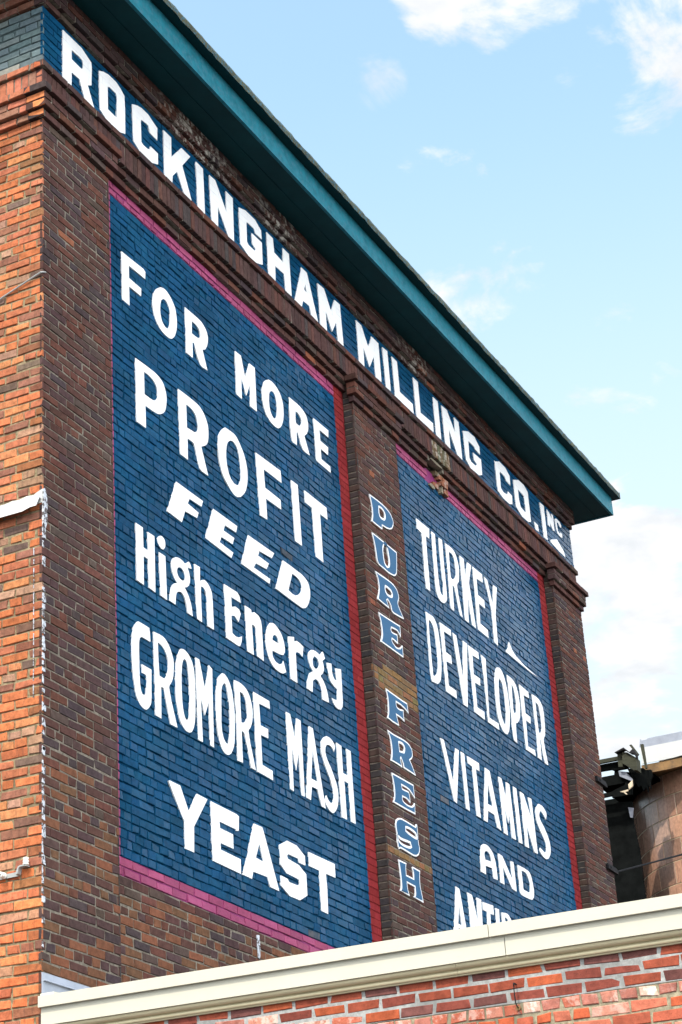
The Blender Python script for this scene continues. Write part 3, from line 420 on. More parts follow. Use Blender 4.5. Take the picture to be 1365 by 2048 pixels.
  ('D', '6964,4606 6997,4608 7031,4609 7064,4611 7096,4613 7128,4615 7154,4613 7178,4604 7196,4591 7211,4576 7226,4556 7237,4534 7246,4510 7254,4473 7258,4434 7262,4396 7266,4355 7268,4313 7268,4271 7265,4224 7261,4176 7253,4127 7245,4090 7234,4052 7221,4013 7211,3989 7199,3964 7180,3938 7162,3923 7138,3907 7114,3892 6975,3875 6968,3884 6961,3893 6958,3903 6955,3991 6956,4081 6958,4171 6962,4283 6968,4396 6971,4509 6970,4542 6967,4574|7035,4544 7054,4542 7073,4540 7089,4535 7111,4519 7129,4502 7142,4482 7154,4456 7161,4428 7165,4399 7170,4361 7172,4322 7173,4282 7173,4245 7171,4208 7168,4170 7165,4138 7161,4107 7153,4075 7147,4052 7137,4028 7122,4003 7106,3988 7085,3972 7064,3957 7015,3952 7014,4035 7012,4118 7012,4202 7012,4285 7012,4369 7016,4454 7020,4483 7027,4514'),
  ('E', '7313,4611 7592,4621 7585,4551 7401,4544 7402,4322 7534,4322 7539,4234 7396,4222 7397,3964 7587,3967 7581,3881 7321,3879 7322,4219'),
  ('V', '7635,4608 7732,4605 7773,4378 7812,4141 7903,4607 8011,4607 7859,3874 7758,3872'),
  ('E', '8035,4603 8313,4610 8308,4532 8134,4523 8117,4308 8284,4313 8273,4230 8131,4223 8127,3954 8311,3959 8307,3872 8040,3878 8038,4269'),
  ('L', '8389,4611 8507,4602 8442,3935 8695,3943 8693,3873 8400,3874 8407,4281'),
  ('O', '8821,4608 8847,4615 8873,4621 8895,4624 8927,4619 8953,4610 8972,4597 8999,4570 9019,4540 9034,4508 9050,4464 9061,4418 9068,4371 9073,4317 9075,4261 9071,4203 9062,4152 9049,4100 9031,4046 9018,4013 9002,3978 8981,3943 8967,3927 8949,3910 8931,3893 8908,3889 8886,3884 8867,3883 8836,3887 8810,3894 8789,3904 8758,3929 8732,3957 8715,3987 8699,4037 8691,4090 8687,4145 8685,4196 8687,4248 8691,4302 8698,4352 8707,4403 8720,4456 8730,4485 8744,4516 8763,4548 8779,4568 8800,4588|8863,4500 8884,4489 8906,4477 8923,4463 8939,4434 8949,4403 8955,4371 8959,4324 8960,4275 8959,4226 8956,4176 8950,4127 8941,4075 8932,4053 8920,4029 8908,4005 8867,3987 8847,4007 8828,4027 8814,4049 8801,4090 8794,4132 8792,4176 8793,4228 8799,4282 8806,4337 8810,4371 8815,4407 8825,4444 8835,4462 8849,4481'),
  ('P', '9104,4612 9153,4612 9203,4612 9247,4609 9284,4600 9315,4589 9339,4574 9362,4549 9377,4521 9389,4492 9399,4453 9406,4413 9407,4371 9404,4332 9395,4292 9382,4250 9372,4224 9357,4197 9336,4169 9318,4152 9294,4135 9270,4118 9214,4099 9194,3872 9159,3873 9124,3875 9106,3884 9097,4001 9105,4125 9112,4249 9110,4370 9107,4491|9212,4535 9231,4528 9250,4520 9263,4511 9279,4482 9289,4450 9296,4418 9298,4388 9297,4357 9293,4326 9289,4298 9282,4270 9276,4241 9208,4204 9199,4218 9190,4233 9186,4249 9191,4342 9202,4438'),
  ('E', '9458,4614 9724,4605 9715,4531 9558,4523 9558,4313 9698,4309 9687,4227 9549,4231 9521,3928 9731,3941 9733,3876 9456,3874 9455,4260'),
  ('R', '9832,4615 9892,4618 9952,4622 10006,4621 10046,4615 10079,4605 10104,4592 10128,4568 10143,4541 10151,4512 10154,4458 10151,4402 10144,4346 10138,4305 10129,4264 10112,4220 10091,4197 10062,4172 10048,4150 10060,4055 10085,3965 10111,3875 10072,3872 10033,3870 10011,3876 9983,3949 9973,4029 9960,4108 9954,4116 9945,4123 9936,4130 9912,3878 9817,3880 9825,4005 9833,4132 9839,4257 9838,4377 9835,4496|9919,4554 9947,4549 9975,4544 9996,4536 10016,4515 10028,4491 10036,4466 10043,4433 10046,4399 10045,4364 10044,4332 10039,4300 10028,4266 10014,4244 9992,4221 9971,4198 9951,4199 9930,4200 9920,4206 9912,4319 9916,4436'),
  ('flourish', '9279,5048 9290,5036 9300,5023 9313,5012 9343,4990 9375,4969 9413,4951 9455,4940 9504,4933 9553,4926 9599,4919 9646,4912 9697,4907 9823,4901 9954,4898 10087,4894 10024,4890 9961,4886 9900,4883 9819,4882 9739,4883 9660,4884 9581,4884 9502,4884 9424,4885 9327,4886 9231,4888 9136,4890 9162,4908 9187,4926 9207,4943 9236,4978 9257,5013'),
  ('V', '7051,3322 7136,3326 7285,2934 7413,3321 7503,3321 7326,2740 7260,2747'),
  ('I', '7552,3324 7636,3323 7643,2743 7557,2746'),
  ('T', '7720,3323 8014,3328 8007,3244 7914,3243 7920,2742 7821,2741 7824,3241 7720,3248'),
  ('A', '8169,3326 8289,3322 8453,2743 8352,2750 8309,2869 8138,2870 8095,2742 8005,2740|8210,3184 8282,2949 8146,2943'),
  ('M', '8528,3327 8607,3328 8685,3139 8738,3323 8822,3323 8847,2739 8747,2737 8732,2989 8682,2874 8616,3018 8626,2734 8533,2737'),
  ('I', '8924,3327 9017,3328 9028,2740 8930,2736'),
  ('N', '9125,3323 9218,3320 9383,3090 9349,3320 9443,3324 9458,2734 9365,2731 9213,2981 9210,2739 9116,2736'),
  ('S', '9653,3324 9689,3326 9725,3328 9756,3327 9786,3321 9809,3311 9830,3300 9848,3289 9862,3278 9868,3263 9861,3241 9846,3217 9830,3192 9810,3205 9790,3218 9768,3231 9745,3240 9719,3249 9694,3258 9674,3243 9653,3228 9641,3214 9633,3192 9634,3172 9643,3154 9673,3130 9710,3110 9745,3088 9783,3057 9818,3025 9847,2990 9862,2964 9872,2936 9875,2906 9873,2880 9865,2853 9850,2824 9830,2803 9803,2781 9777,2759 9699,2733 9665,2736 9631,2739 9602,2745 9572,2754 9548,2766 9532,2781 9533,2793 9543,2808 9553,2823 9582,2817 9611,2812 9640,2806 9659,2803 9679,2800 9698,2797 9716,2811 9733,2825 9743,2837 9749,2867 9746,2894 9735,2918 9708,2948 9672,2974 9638,3001 9606,3028 9575,3056 9550,3086 9536,3112 9528,3140 9526,3171 9530,3197 9540,3225 9559,3255 9584,3277 9619,3301'),
  ('A', '7918,2480 7943,2484 7968,2488 7991,2490 8023,2489 8050,2485 8074,2479 8104,2468 8130,2456 8151,2441 8174,2415 8190,2387 8201,2357 8210,2301 8212,2244 8215,2187 8104,2179 8094,2277 7921,2266 7912,2175 7792,2176 7795,2217 7798,2258 7803,2300 7808,2330 7816,2362 7826,2394 7833,2410 7843,2428 7858,2446 7875,2457 7896,2468|7975,2425 7995,2426 8016,2426 8032,2425 8053,2415 8068,2404 8081,2391 8089,2376 8093,2360 8097,2344 7931,2327 7926,2341 7921,2355 7919,2371 7920,2380 7924,2391 7932,2402 7944,2409 7959,2417'),
  ('N', '8305,2476 8406,2471 8622,2281 8629,2471 8705,2477 8713,2176 8594,2179 8392,2360 8388,2179 8291,2177'),
  ('D', '8820,2476 8910,2478 9001,2480 9087,2478 9118,2474 9142,2467 9159,2457 9179,2435 9191,2410 9200,2385 9209,2356 9214,2326 9215,2295 9212,2271 9204,2246 9190,2220 9178,2209 9160,2197 9142,2185 9115,2182 9088,2178 9063,2176 8981,2172 8902,2170 8833,2173 8816,2181 8812,2194 8812,2209 8812,2297 8816,2386|8913,2439 8954,2441 8995,2442 9030,2440 9054,2431 9070,2419 9082,2405 9100,2382 9114,2359 9123,2333 9125,2314 9122,2294 9112,2273 9101,2263 9084,2253 9066,2242 8913,2242'),
  ('A', '7102,1883 7185,1877 7300,1401 7194,1402 7167,1490 7079,1493 7062,1397 6953,1396|7143,1725 7171,1527 7079,1530'),
  ('N', '7379,1886 7490,1883 7585,1636 7599,1885 7715,1885 7674,1441 7580,1450 7485,1637 7486,1453 7393,1456'),
  ('T', '7745,1872 8019,1891 8014,1798 7921,1795 7886,1460 7804,1466 7836,1794 7748,1795'),
  ('I', '8073,1880 8165,1885 8123,1451 8039,1457'),
  ('B', '8233,1870 8279,1876 8325,1883 8368,1886 8396,1883 8418,1876 8435,1867 8461,1852 8482,1836 8496,1818 8501,1793 8499,1767 8489,1739 8474,1721 8452,1702 8430,1684 8458,1668 8486,1652 8503,1632 8511,1601 8507,1567 8490,1531 8468,1511 8435,1491 8401,1471 8225,1460|8297,1839 8328,1837 8360,1835 8381,1828 8393,1809 8393,1787 8393,1764 8320,1761'),
  ('I', '8599,1872 8673,1870 8632,1459 8558,1456'),
 ],
 'pilaster': [
  ('P', '5563,5301 5631,5305 5700,5308 5767,5311 5818,5311 5867,5310 5914,5307 5956,5302 5995,5294 6028,5283 6052,5268 6070,5249 6084,5229 6089,5214 6089,5198 6084,5180 6074,5162 6059,5143 6044,5123 6028,5114 6011,5105 5995,5097 5968,5089 5942,5083 5918,5078 5882,5074 5847,5071 5813,5068 5806,5024 5766,5022 5727,5021 5689,5020 5650,5020 5612,5021 5574,5023 5585,5049 5595,5076 5602,5101 5604,5134 5602,5165 5597,5195 5588,5231 5576,5266|5770,5243 5791,5245 5811,5246 5829,5246 5852,5242 5871,5236 5885,5226 5891,5215 5891,5201 5887,5186 5880,5177 5869,5168 5858,5158 5827,5155 5796,5152 5776,5156 5766,5181 5768,5212'),
  ('U', '5554,4900 5602,4901 5650,4901 5698,4901 5741,4901 5784,4901 5828,4901 5921,4901 6014,4900 6108,4900 6103,4862 6099,4824 6093,4785 6086,4747 6078,4707 6065,4667 6058,4655 6046,4642 6035,4629 6022,4622 6009,4616 5996,4612 5954,4605 5914,4601 5877,4598 5837,4598 5799,4601 5762,4603 5727,4603 5692,4603 5662,4606 5644,4614 5632,4625 5624,4639 5615,4680 5610,4723 5603,4764 5588,4810 5571,4855|5831,4883 5845,4883 5859,4884 5868,4881 5882,4854 5891,4825 5897,4794 5902,4769 5904,4743 5903,4716 5900,4704 5892,4692 5885,4679 5844,4660 5829,4665 5814,4671 5804,4679 5794,4702 5790,4727 5788,4753 5786,4775 5786,4798 5791,4822 5801,4841 5816,4862'),
  ('R', '5559,4507 5621,4509 5684,4511 5746,4514 5806,4517 5866,4519 5921,4518 5964,4512 6002,4502 6032,4487 6054,4467 6067,4442 6072,4414 6062,4390 6044,4364 6035,4341 6045,4319 6064,4302 6083,4285 6105,4263 6128,4243 6151,4222 6104,4216 6056,4211 6010,4207 5965,4203 5922,4200 5888,4204 5872,4219 5868,4241 5860,4260 5843,4274 5822,4287 5801,4299 5778,4284 5824,4219 5790,4219 5756,4219 5723,4219 5671,4221 5620,4224 5569,4227 5587,4267 5605,4307 5617,4346 5620,4382 5615,4416 5606,4447 5594,4468 5576,4487|5773,4421 5808,4421 5842,4420 5874,4417 5889,4413 5900,4405 5908,4396 5906,4389 5900,4380 5894,4371 5863,4366 5832,4361 5806,4360 5787,4365 5775,4374 5767,4386 5766,4396 5770,4409'),
  ('E', '5560,4094 5617,4096 5674,4098 5731,4101 5832,4106 5934,4111 6038,4117 6039,4106 6040,4096 6041,4085 6040,4056 6038,4027 6036,3998 6015,4014 5995,4030 5965,4040 5926,4040 5879,4034 5833,4028 5828,4018 5822,4007 5822,3999 5829,3993 5840,3991 5855,3990 5888,3994 5923,3999 5959,4005 5955,3906 5932,3910 5909,3913 5885,3916 5866,3916 5847,3916 5827,3916 5825,3909 5823,3902 5823,3895 5829,3888 5838,3883 5849,3878 5869,3871 5891,3864 5918,3862 5941,3865 5967,3873 5994,3880 6061,3928 6058,3804 5998,3804 5938,3804 5879,3804 5774,3804 5670,3804 5567,3804 5583,3833 5599,3862 5609,3889 5612,3929 5608,3966 5601,4002 5590,4034 5575,4064'),
  ('F', '5585,3357 5695,3355 5805,3353 5918,3351 5961,3351 6006,3352 6051,3353 6054,3342 6057,3330 6059,3319 6063,3297 6067,3276 6070,3255 6053,3261 6035,3267 6016,3273 5982,3280 5945,3285 5907,3290 5874,3290 5838,3289 5803,3288 5802,3275 5801,3262 5806,3251 5819,3245 5838,3243 5860,3243 5891,3246 5924,3253 5957,3259 5954,3246 5951,3233 5950,3220 5952,3194 5955,3169 5958,3144 5934,3149 5909,3155 5882,3159 5853,3160 5821,3160 5789,3160 5796,3144 5802,3128 5809,3113 5815,3098 5822,3083 5828,3068 5784,3066 5740,3065 5698,3064 5655,3066 5613,3069 5572,3072 5587,3094 5601,3116 5610,3136 5618,3184 5620,3231 5617,3277 5610,3305 5598,3331'),
  ('R', '5551,2953 5599,2952 5646,2950 5696,2950 5757,2953 5820,2956 5882,2959 5922,2959 5960,2957 5993,2953 6021,2946 6045,2936 6063,2924 6075,2911 6081,2896 6083,2880 6082,2863 6076,2845 6063,2826 6049,2814 6029,2803 6009,2791 6023,2780 6037,2769 6050,2757 6074,2730 6096,2702 6119,2675 6075,2675 6031,2675 5987,2676 5944,2676 5900,2677 5857,2677 5855,2691 5852,2705 5847,2718 5835,2733 5822,2747 5808,2760 5803,2755 5798,2749 5796,2745 5804,2720 5814,2696 5825,2672 5790,2674 5755,2675 5719,2676 5674,2676 5628,2675 5583,2675 5595,2700 5607,2726 5614,2751 5618,2792 5616,2832 5608,2869 5593,2899 5572,2926|5787,2895 5813,2898 5839,2900 5862,2900 5880,2896 5894,2888 5901,2878 5898,2867 5888,2853 5879,2840 5792,2824'),
  ('E', '5572,2561 6043,2570 6051,2440 6032,2451 6012,2461 5992,2471 5971,2480 5949,2489 5922,2494 5875,2497 5825,2496 5775,2496 5782,2469 5922,2475 5928,2461 5934,2448 5938,2433 5940,2413 5939,2391 5939,2370 5915,2378 5892,2386 5865,2391 5836,2392 5805,2391 5773,2390 5772,2378 5770,2366 5776,2357 5797,2348 5825,2344 5856,2341 5884,2341 5916,2343 5949,2347 5969,2353 5988,2361 6006,2370 6020,2380 6032,2390 6043,2401 6031,2289 5950,2288 5870,2286 5790,2285 5711,2285 5633,2285 5555,2285 5571,2305 5586,2326 5596,2346 5604,2382 5605,2416 5603,2449 5595,2487 5584,2524'),
  ('S', '5575,2100 5580,2112 5587,2124 5600,2137 5614,2147 5632,2156 5650,2165 5672,2170 5695,2175 5715,2177 5814,2177 5911,2175 6008,2173 6032,2202 6051,2200 6051,2177 6051,2153 6052,2130 6051,2106 6050,2082 6051,2059 6052,2046 6054,2034 6056,2021 6061,2007 6066,1992 6066,1977 6060,1959 6049,1941 6033,1922 6019,1912 6000,1903 5981,1893 5958,1889 5935,1885 5915,1883 5852,1884 5793,1886 5733,1888 5703,1889 5674,1889 5644,1890 5605,1873 5600,1881 5595,1889 5591,1897 5587,1911 5583,1925 5582,1940 5582,1961 5584,1982 5584,2002 5581,2017 5577,2031 5574,2046 5572,2063 5572,2081|5793,2107 5818,2109 5844,2112 5867,2113 5913,2111 5956,2107 5994,2100 6007,2093 6014,2082 6022,2072 5980,2073 5938,2075 5897,2077 5860,2080 5825,2083 5789,2086|5608,1985 5623,1979 5639,1973 5659,1970 5723,1972 5792,1978 5861,1983 5875,1963 5856,1958 5836,1953 5818,1950 5773,1945 5730,1943 5690,1943 5663,1945 5639,1950 5620,1957 5613,1965 5610,1975'),
  ('H', '5569,1774 5740,1778 5733,1764 5727,1750 5723,1736 5720,1714 5720,1693 5719,1671 5873,1672 5875,1693 5877,1713 5876,1732 5870,1744 5861,1755 5851,1765 5876,1778 6031,1775 6024,1750 6016,1725 6011,1701 6009,1675 6008,1649 6010,1624 6015,1607 6022,1591 6028,1574 6036,1547 6044,1519 6052,1492 5840,1500 5856,1510 5872,1519 5882,1528 5888,1552 5887,1575 5886,1597 5724,1600 5724,1582 5724,1565 5726,1548 5735,1528 5746,1509 5757,1490 5562,1497 5573,1510 5585,1522 5592,1534 5596,1565 5596,1595 5594,1625 5592,1654 5589,1684 5584,1713 5580,1733 5574,1754'),
 ],
}
# ------------------------------------------------------------------ palettes (albedo)
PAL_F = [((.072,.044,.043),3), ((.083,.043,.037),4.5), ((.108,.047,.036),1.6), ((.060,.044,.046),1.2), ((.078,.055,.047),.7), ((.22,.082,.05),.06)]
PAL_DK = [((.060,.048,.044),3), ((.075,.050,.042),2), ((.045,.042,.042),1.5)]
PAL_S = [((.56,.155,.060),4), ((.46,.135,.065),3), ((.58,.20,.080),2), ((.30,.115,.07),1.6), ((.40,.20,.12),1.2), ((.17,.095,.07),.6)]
PAL_S2 = [((.40,.14,.085),4), ((.34,.13,.085),3), ((.24,.12,.085),2), ((.46,.19,.11),1)]
PAL_N = [((.175,.046,.034),3), ((.24,.058,.034),2), ((.125,.050,.045),2), ((.34,.080,.036),1.0)]
PAL_O = [((.45,.100,.046),3), ((.38,.115,.072),2), ((.42,.18,.13,.25),.7), ((.33,.085,.05),2), ((.42,.15,.10,.4),.7)]
PAL_W = [((.44,.18,.13,.45),2), ((.42,.12,.075,.3),2), ((.50,.30,.24,.8),.6), ((.35,.13,.10,.15),1.4)]
PAL_BLUE = [((.005,.052,.117),5), ((.0045,.048,.108),3), ((.006,.056,.124),2)]
PAL_PINK = [((.28,.060,.130),1)]
PAL_RED = [((.20,.026,.028),1)]
PAL_GREY = [((.095,.135,.145),3), ((.08,.12,.135),2), ((.12,.15,.15),1), ((.2,.2,.17,.3),.3)]
PAL_T = [((.50,.28,.19),4), ((.40,.22,.15),3), ((.54,.34,.25),2), ((.30,.175,.125),1.2), ((.52,.35,.26,.5),1)]
JBLUE = (.003,.034,.078,0); JPINK = (.20,.035,.12,0); JRED = (.15,.018,.02,0); JGREY = (.04,.065,.07,0)
k = lambda n: 6.195+P_*n

XW, XF = 11.65, 11.60          # right-hand end of the pilasters and of the frieze
P1, P2a, P2b, P3 = 0.94, 5.36, 6.335, 10.715
REC = 0.105

mill = empty('mill_building', 'tall brick feed mill with navy painted advertising panels and a dark teal eave', 'building')

# -- core behind the face brick
b = MB(); b.box(.05, 11.60, .16, 14, 0, 7.5+ZO); b.box(.05, .90, .04, .17, 0, 7.49+ZO); b.box(5.40, 6.30, .04, .17, 0, 7.49+ZO); b.box(10.75, 11.60, .04, .17, 0, 7.49+ZO)
b.box(.05, 11.56, .05, .15, k(4)+ZO, 7.48+ZO)
b.build('wall_core', M_MORTAR_F, mill)

# -- sunlit left-hand wall
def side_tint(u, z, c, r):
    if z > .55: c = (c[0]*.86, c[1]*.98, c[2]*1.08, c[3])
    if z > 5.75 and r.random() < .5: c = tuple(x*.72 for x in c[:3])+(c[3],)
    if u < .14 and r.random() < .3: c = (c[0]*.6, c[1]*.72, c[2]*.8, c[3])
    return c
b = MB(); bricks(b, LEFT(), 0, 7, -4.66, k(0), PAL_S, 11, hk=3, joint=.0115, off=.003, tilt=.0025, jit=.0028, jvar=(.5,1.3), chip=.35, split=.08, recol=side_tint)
b.build('side_wall', [M_SIDE, M_MORTAR_S], mill)
b = MB(); b.box(.01, .06, 7.0, 14, 0, 7.5+ZO); b.build('rear_side_wall', M_SIDE, mill)
b = MB(); b.box(11.60, 11.645, .02, 14, 0, 7.5+ZO, (.2,.08,.05,0)); b.build('end_wall', M_FRONT, mill)

# -- pilasters
def front_tint(u, z, c, r):
    for zz, h in ((3.47, .11), (1.83, .05)):
        if 5.3 < u < 6.4 and abs(z-zz) < h and r.random() < .85: return (.19*r.uniform(.8,1.2), .115*r.uniform(.85,1.1), .055, 0)
    if 5.6 < u < 5.9 and abs(z-3.40) < .02: return (.36,.12,.085,0)
    return c
def low_tint(u, z, c, r):
    if z < 1.2 and r.random() < .35: return (.16*r.uniform(.8,1.1), .07, .042, 0)
    return c
pils = []
for (xa, xb, sdn) in ((0, P1, 21), (P2a, P2b, 22), (P3, XW, 23)):
    b = MB()
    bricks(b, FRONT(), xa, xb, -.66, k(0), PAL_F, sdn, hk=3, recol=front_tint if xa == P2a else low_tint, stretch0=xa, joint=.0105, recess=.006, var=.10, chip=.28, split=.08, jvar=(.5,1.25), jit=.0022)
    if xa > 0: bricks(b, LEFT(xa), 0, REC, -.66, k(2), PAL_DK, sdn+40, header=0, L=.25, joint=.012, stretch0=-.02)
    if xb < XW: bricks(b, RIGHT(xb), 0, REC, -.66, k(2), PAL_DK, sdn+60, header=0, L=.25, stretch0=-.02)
    pils.append(b.build('pilaster', [M_FRONT, M_MORTAR_F], mill))

# -- recessed panels: plain brick foot, blue field, pink and red border
def blue_tint(u, z, c, r):
    if r.random() < .0015: return (.035, .05, .07, .3)
    return c
ZB = k(-83)                                  # underside of the lower pink stripe
panels = []
for (xa, xb, sdn) in ((P1, P2a, 31), (P2b, P3, 33)):
    Y = FRONT(REC); xl, xr = xa+.186, xb-.203
    b = MB(); bricks(b, Y, xl, xr, ZB+2*P_, k(0)+.008, PAL_BLUE, sdn, hk=2, off=.0028, tilt=.0022, jit=.0035, bev=.004, joint=.009, jvar=(.4,1.3), fill=.22, var=.045, split=.45, mcol=JBLUE, recol=blue_tint)
    pn = b.build('sign_panel', [M_BLUE, M_BLUE_J], mill); panels.append(pn)
    b = MB(); bricks(b, Y, xl, xr, ZB, ZB+2*P_, PAL_PINK, sdn+1, off=.003, tilt=.003, mcol=JPINK)
    o = b.build('border_stripe', [M_PINK, M_PINK], pn)
    skip = (lambda u, z: 7.33 < u < 7.62 and z > 6.22) if xa > 5 else None
    b = MB(); bricks(b, Y, xl, xr, k(0)+.008, k(2)+.03, PAL_PINK, sdn+2, off=.002, tilt=.002, mcol=JPINK, skip=skip)
    b.build('border_stripe', [M_PINK, M_PINK], pn)
    b = MB(); bricks(b, Y, xa, xl, ZB, k(2)+.03, PAL_PINK, sdn+3, off=.002, mcol=JPINK); b.build('border_stripe', [M_PINK, M_PINK], pn)
    b = MB(); bricks(b, Y, xr, xb, ZB, k(2)+.03, PAL_RED, sdn+4, off=.0012, tilt=.001, joint=.006, mcol=JRED, recess=.004)
    b.build('border_stripe', [M_RED, M_RED], pn)['label'] = 'dark red border stripe down the right edge'
    b = MB(); bricks(b, Y, xa, xb, -.66, ZB, PAL_F, sdn+5, hk=3, recol=low_tint, joint=.0105, recess=.006, var=.10, chip=.28, split=.08, jvar=(.5,1.25), jit=.0022); b.build('panel_foot', [M_FRONT, M_MORTAR_F], mill)

# -- corbelled capitals, soldier course, string course
def band(name, xa, xb, z0, z1, p, seed, pal=PAL_F, lret=0.0, rret=0.0, y0=0.0, kind='run', L=L_, depth=.12, mats=None, left_to=None, recol=None, skip=None, joint=.010, mort=True):
    b = MB(); f = lambda u, z, d: (u, y0-p-d, z+ZO)
    bricks(b, f, xa-lret, xb+rret, z0, z1, pal, seed, depth=depth, kind=kind, p=P_, L=L, header=0, recol=recol, skip=skip, joint=joint, back=False, off=.003, tilt=.002)
    if mort: b.box(xa-lret+.008, xb+rret-.008, y0-p+.008, y0-p+depth, z0+.007+ZO, z1-.004+ZO, mi=1)
    if left_to is not None:
        bricks(b, LEFT(-p), y0-p+depth+.002, left_to, z0, z1, PAL_S2, seed+100, depth=depth, kind=kind, header=0, L=L, joint=joint, back=False, off=.003, tilt=.002)
        b.box(-p+.008, -p+depth, y0-p+depth+.004, left_to, z0+.007+ZO, z1-.004+ZO, mi=1)
    return b.build(name, mats or [M_FRONT, M_MORTAR_F], mill)
for i, (xa, xb, lr, rr, lt) in enumerate(((0, P1, 1, .75, 7), (P2a, P2b, 1, .75, None), (P3, XW, 1, 1, None))):
    for j, (ka, kb, p) in enumerate(((0, 1, .030), (1, 3, .060), (3, 4, .090))):
        e = .002*j
        b = MB(); f = lambda u, z, d, p=p: (u, -p-d, z+ZO)
        x0, x1 = xa-p*(lr if i else 1), xb+p*rr
        bricks(b, f, x0, x1, k(ka), k(kb), PAL_F, 200+10*i+j, depth=p+.11 if not i else p+.03, header=0, back=False, off=.003, tilt=.002, stretch0=.05*j)
        b.box(x0+.008, x1-.008, -p+.008, .03, k(ka)+.007+ZO, k(kb)-.004+ZO, mi=1)
        if lt:
            bricks(b, LEFT(-p), .112, lt, k(ka), k(kb), PAL_S2, 300+j, depth=p+.03, header=0, back=False, off=.003, tilt=.002, stretch0=.07*j)
            b.box(-p+.008, .03, .114, lt, k(ka)+.007+ZO, k(kb)-.004+ZO, mi=1)
            # the header end of the corner brick seen on the sunlit side
            for q in range(ka, kb): bricks(b, LEFT(-p), -p+.003, .108, k(q), k(q+1), PAL_S, 330+q, depth=.01, header=0, L=.5, stretch0=-.2, back=False, off=.001)
        b.build('capital', [M_FRONT, M_MORTAR_F], mill)
hole = lambda u, z: 7.34 < u < 7.60
def patch(u, z, c, r):
    return (.15*r.uniform(.5,1.1), .085, .05, .5) if 7.30 < u < 7.76 else c
for i, (xa, xb) in enumerate(((P1, P2a), (P2b, P3))):
    sk = hole if i else None
    for j, (ka, y) in enumerate(((2, .070), (3, .035))):
        b = MB(); f = lambda u, z, d, y=y: (u, y-d, z+ZO)
        bricks(b, f, xa+.001, xb-.001, k(ka), k(ka+1), PAL_F, 400+10*i+j, depth=.08, header=0, back=False, off=.003, tilt=.002, skip=sk, stretch0=.04+.06*j, recol=patch if i else None)
        if i:
            b.box(xa+.004, 7.30, y+.008, y+.09, k(ka)+.006+ZO, k(ka+1)-.003+ZO, mi=1); b.box(7.64, xb-.004, y+.008, y+.09, k(ka)+.006+ZO, k(ka+1)-.003+ZO, mi=1)
        else: b.box(xa+.004, xb-.004, y+.008, y+.09, k(ka)+.006+ZO, k(ka+1)-.003+ZO, mi=1)
        b.build('corbel_course', [M_FRONT, M_MORTAR_F], mill)
# soldier course: bricks on end
b = MB(); bricks(b, FRONT(0), 0, XW-.02, k(4), k(7), [((.080,.044,.040),3), ((.066,.040,.038),3), ((.100,.048,.041),2), ((.060,.048,.047),1)], 501, kind='soldier', depth=.06, joint=.007, off=.003, tilt=.001, back=False, recol=patch)
b.box(.008, XW-.03, .008, .06, k(4)+.005+ZO, k(7)+ZO, mi=1)
bricks(b, LEFT(0), .062, 7, k(4), k(7), PAL_S2, 502, kind='soldier', depth=.06, joint=.009, off=.003, back=False); b.box(.008, .06, .064, 7, k(4)+.005+ZO, k(7)+ZO, mi=1)
bricks(b, LEFT(0), .002, .058, k(4), k(7), PAL_S2, 503, header=0, L=.4, stretch0=-.2, depth=.01, off=.001, back=False)
b.build('soldier_course', [M_FRONT, M_MORTAR_F], mill)
# string course under the frieze
b = MB(); p = .025
bricks(b, FRONT(-p), -p, XF+p+.03, k(7), k(8), PAL_F, 510, depth=.09, header=0, back=False, off=.002, tilt=.0015)
b.box(-p+.008, XF+p+.02, -p+.008, .05, k(7)+.006+ZO, k(8)-.003+ZO, mi=1)
bricks(b, LEFT(-p), .067, 7, k(7), k(8), PAL_S2, 511, depth=.09, header=0, back=False, off=.002); b.box(-p+.008, .05, .07, 7, k(7)+.006+ZO, k(8)-.003+ZO, mi=1)
bricks(b, LEFT(-p), -p+.002, .064, k(7), k(8), PAL_S, 512, header=0, L=.4, stretch0=-.2, depth=.008, off=.001, back=False)
b.build('string_course', [M_FRONT, M_MORTAR_F], mill)
# frieze
b = MB(); bricks(b, FRONT(0), 0, XF, k(8), k(16), PAL_BLUE, 520, off=.002, tilt=.0015, mcol=JBLUE, hk=1, joint=.008, jvar=(.4,1.2), fill=.15, var=.06)
frieze = b.build('frieze', [M_BLUE, M_BLUE_J], mill)
b = MB(); bricks(b, LEFT(0), 0, 7, k(8), k(16), PAL_GREY, 521, off=.003, tilt=.003, mcol=JGREY, hk=1)
b.build('frieze_return', [M_GREY, M_GREY], mill)
# corbels under the eave, bleached here and there
def bleach(u, z, c, r):
    a = max(0, 1-abs(u-2.35)/.75)*.8 + max(0, 1-abs(u-3.9)/.5)*.6 + max(0, 1-abs(u-6.9)/.5)*.5 + .02
    c = tuple(x*.8 for x in c[:3]); return (*c, min(1, a))
def side_darken(u, z, c, r): return (c[0]*.42, c[1]*.5, c[2]*.55, .1)  # darkens the left-hand eave corbels, with a faint stain
for j, (za, zb_, p) in enumerate(((k(16), k(17), .03), (k(17), 7.522, .06))):
    b = MB()
    bricks(b, FRONT(-p), -p, XF+p, za, zb_, PAL_F, 530+j, depth=p+.06, header=0, back=False, off=.003, tilt=.002, stretch0=.06*j, recol=bleach)
    b.box(-p+.008, XF+p-.008, -p+.008, .06, za+.006+ZO, zb_-.003+ZO, mi=1)
    bricks(b, LEFT(-p), .064, 7, za, zb_, PAL_S2, 540+j, depth=p+.06, header=0, back=False, off=.003, recol=side_darken); b.box(-p+.008, .06, .066, 7, za+.006+ZO, zb_-.003+ZO, mi=1)
    b.build('eave_corbel', [M_FRONT, M_MORTAR_F], mill)

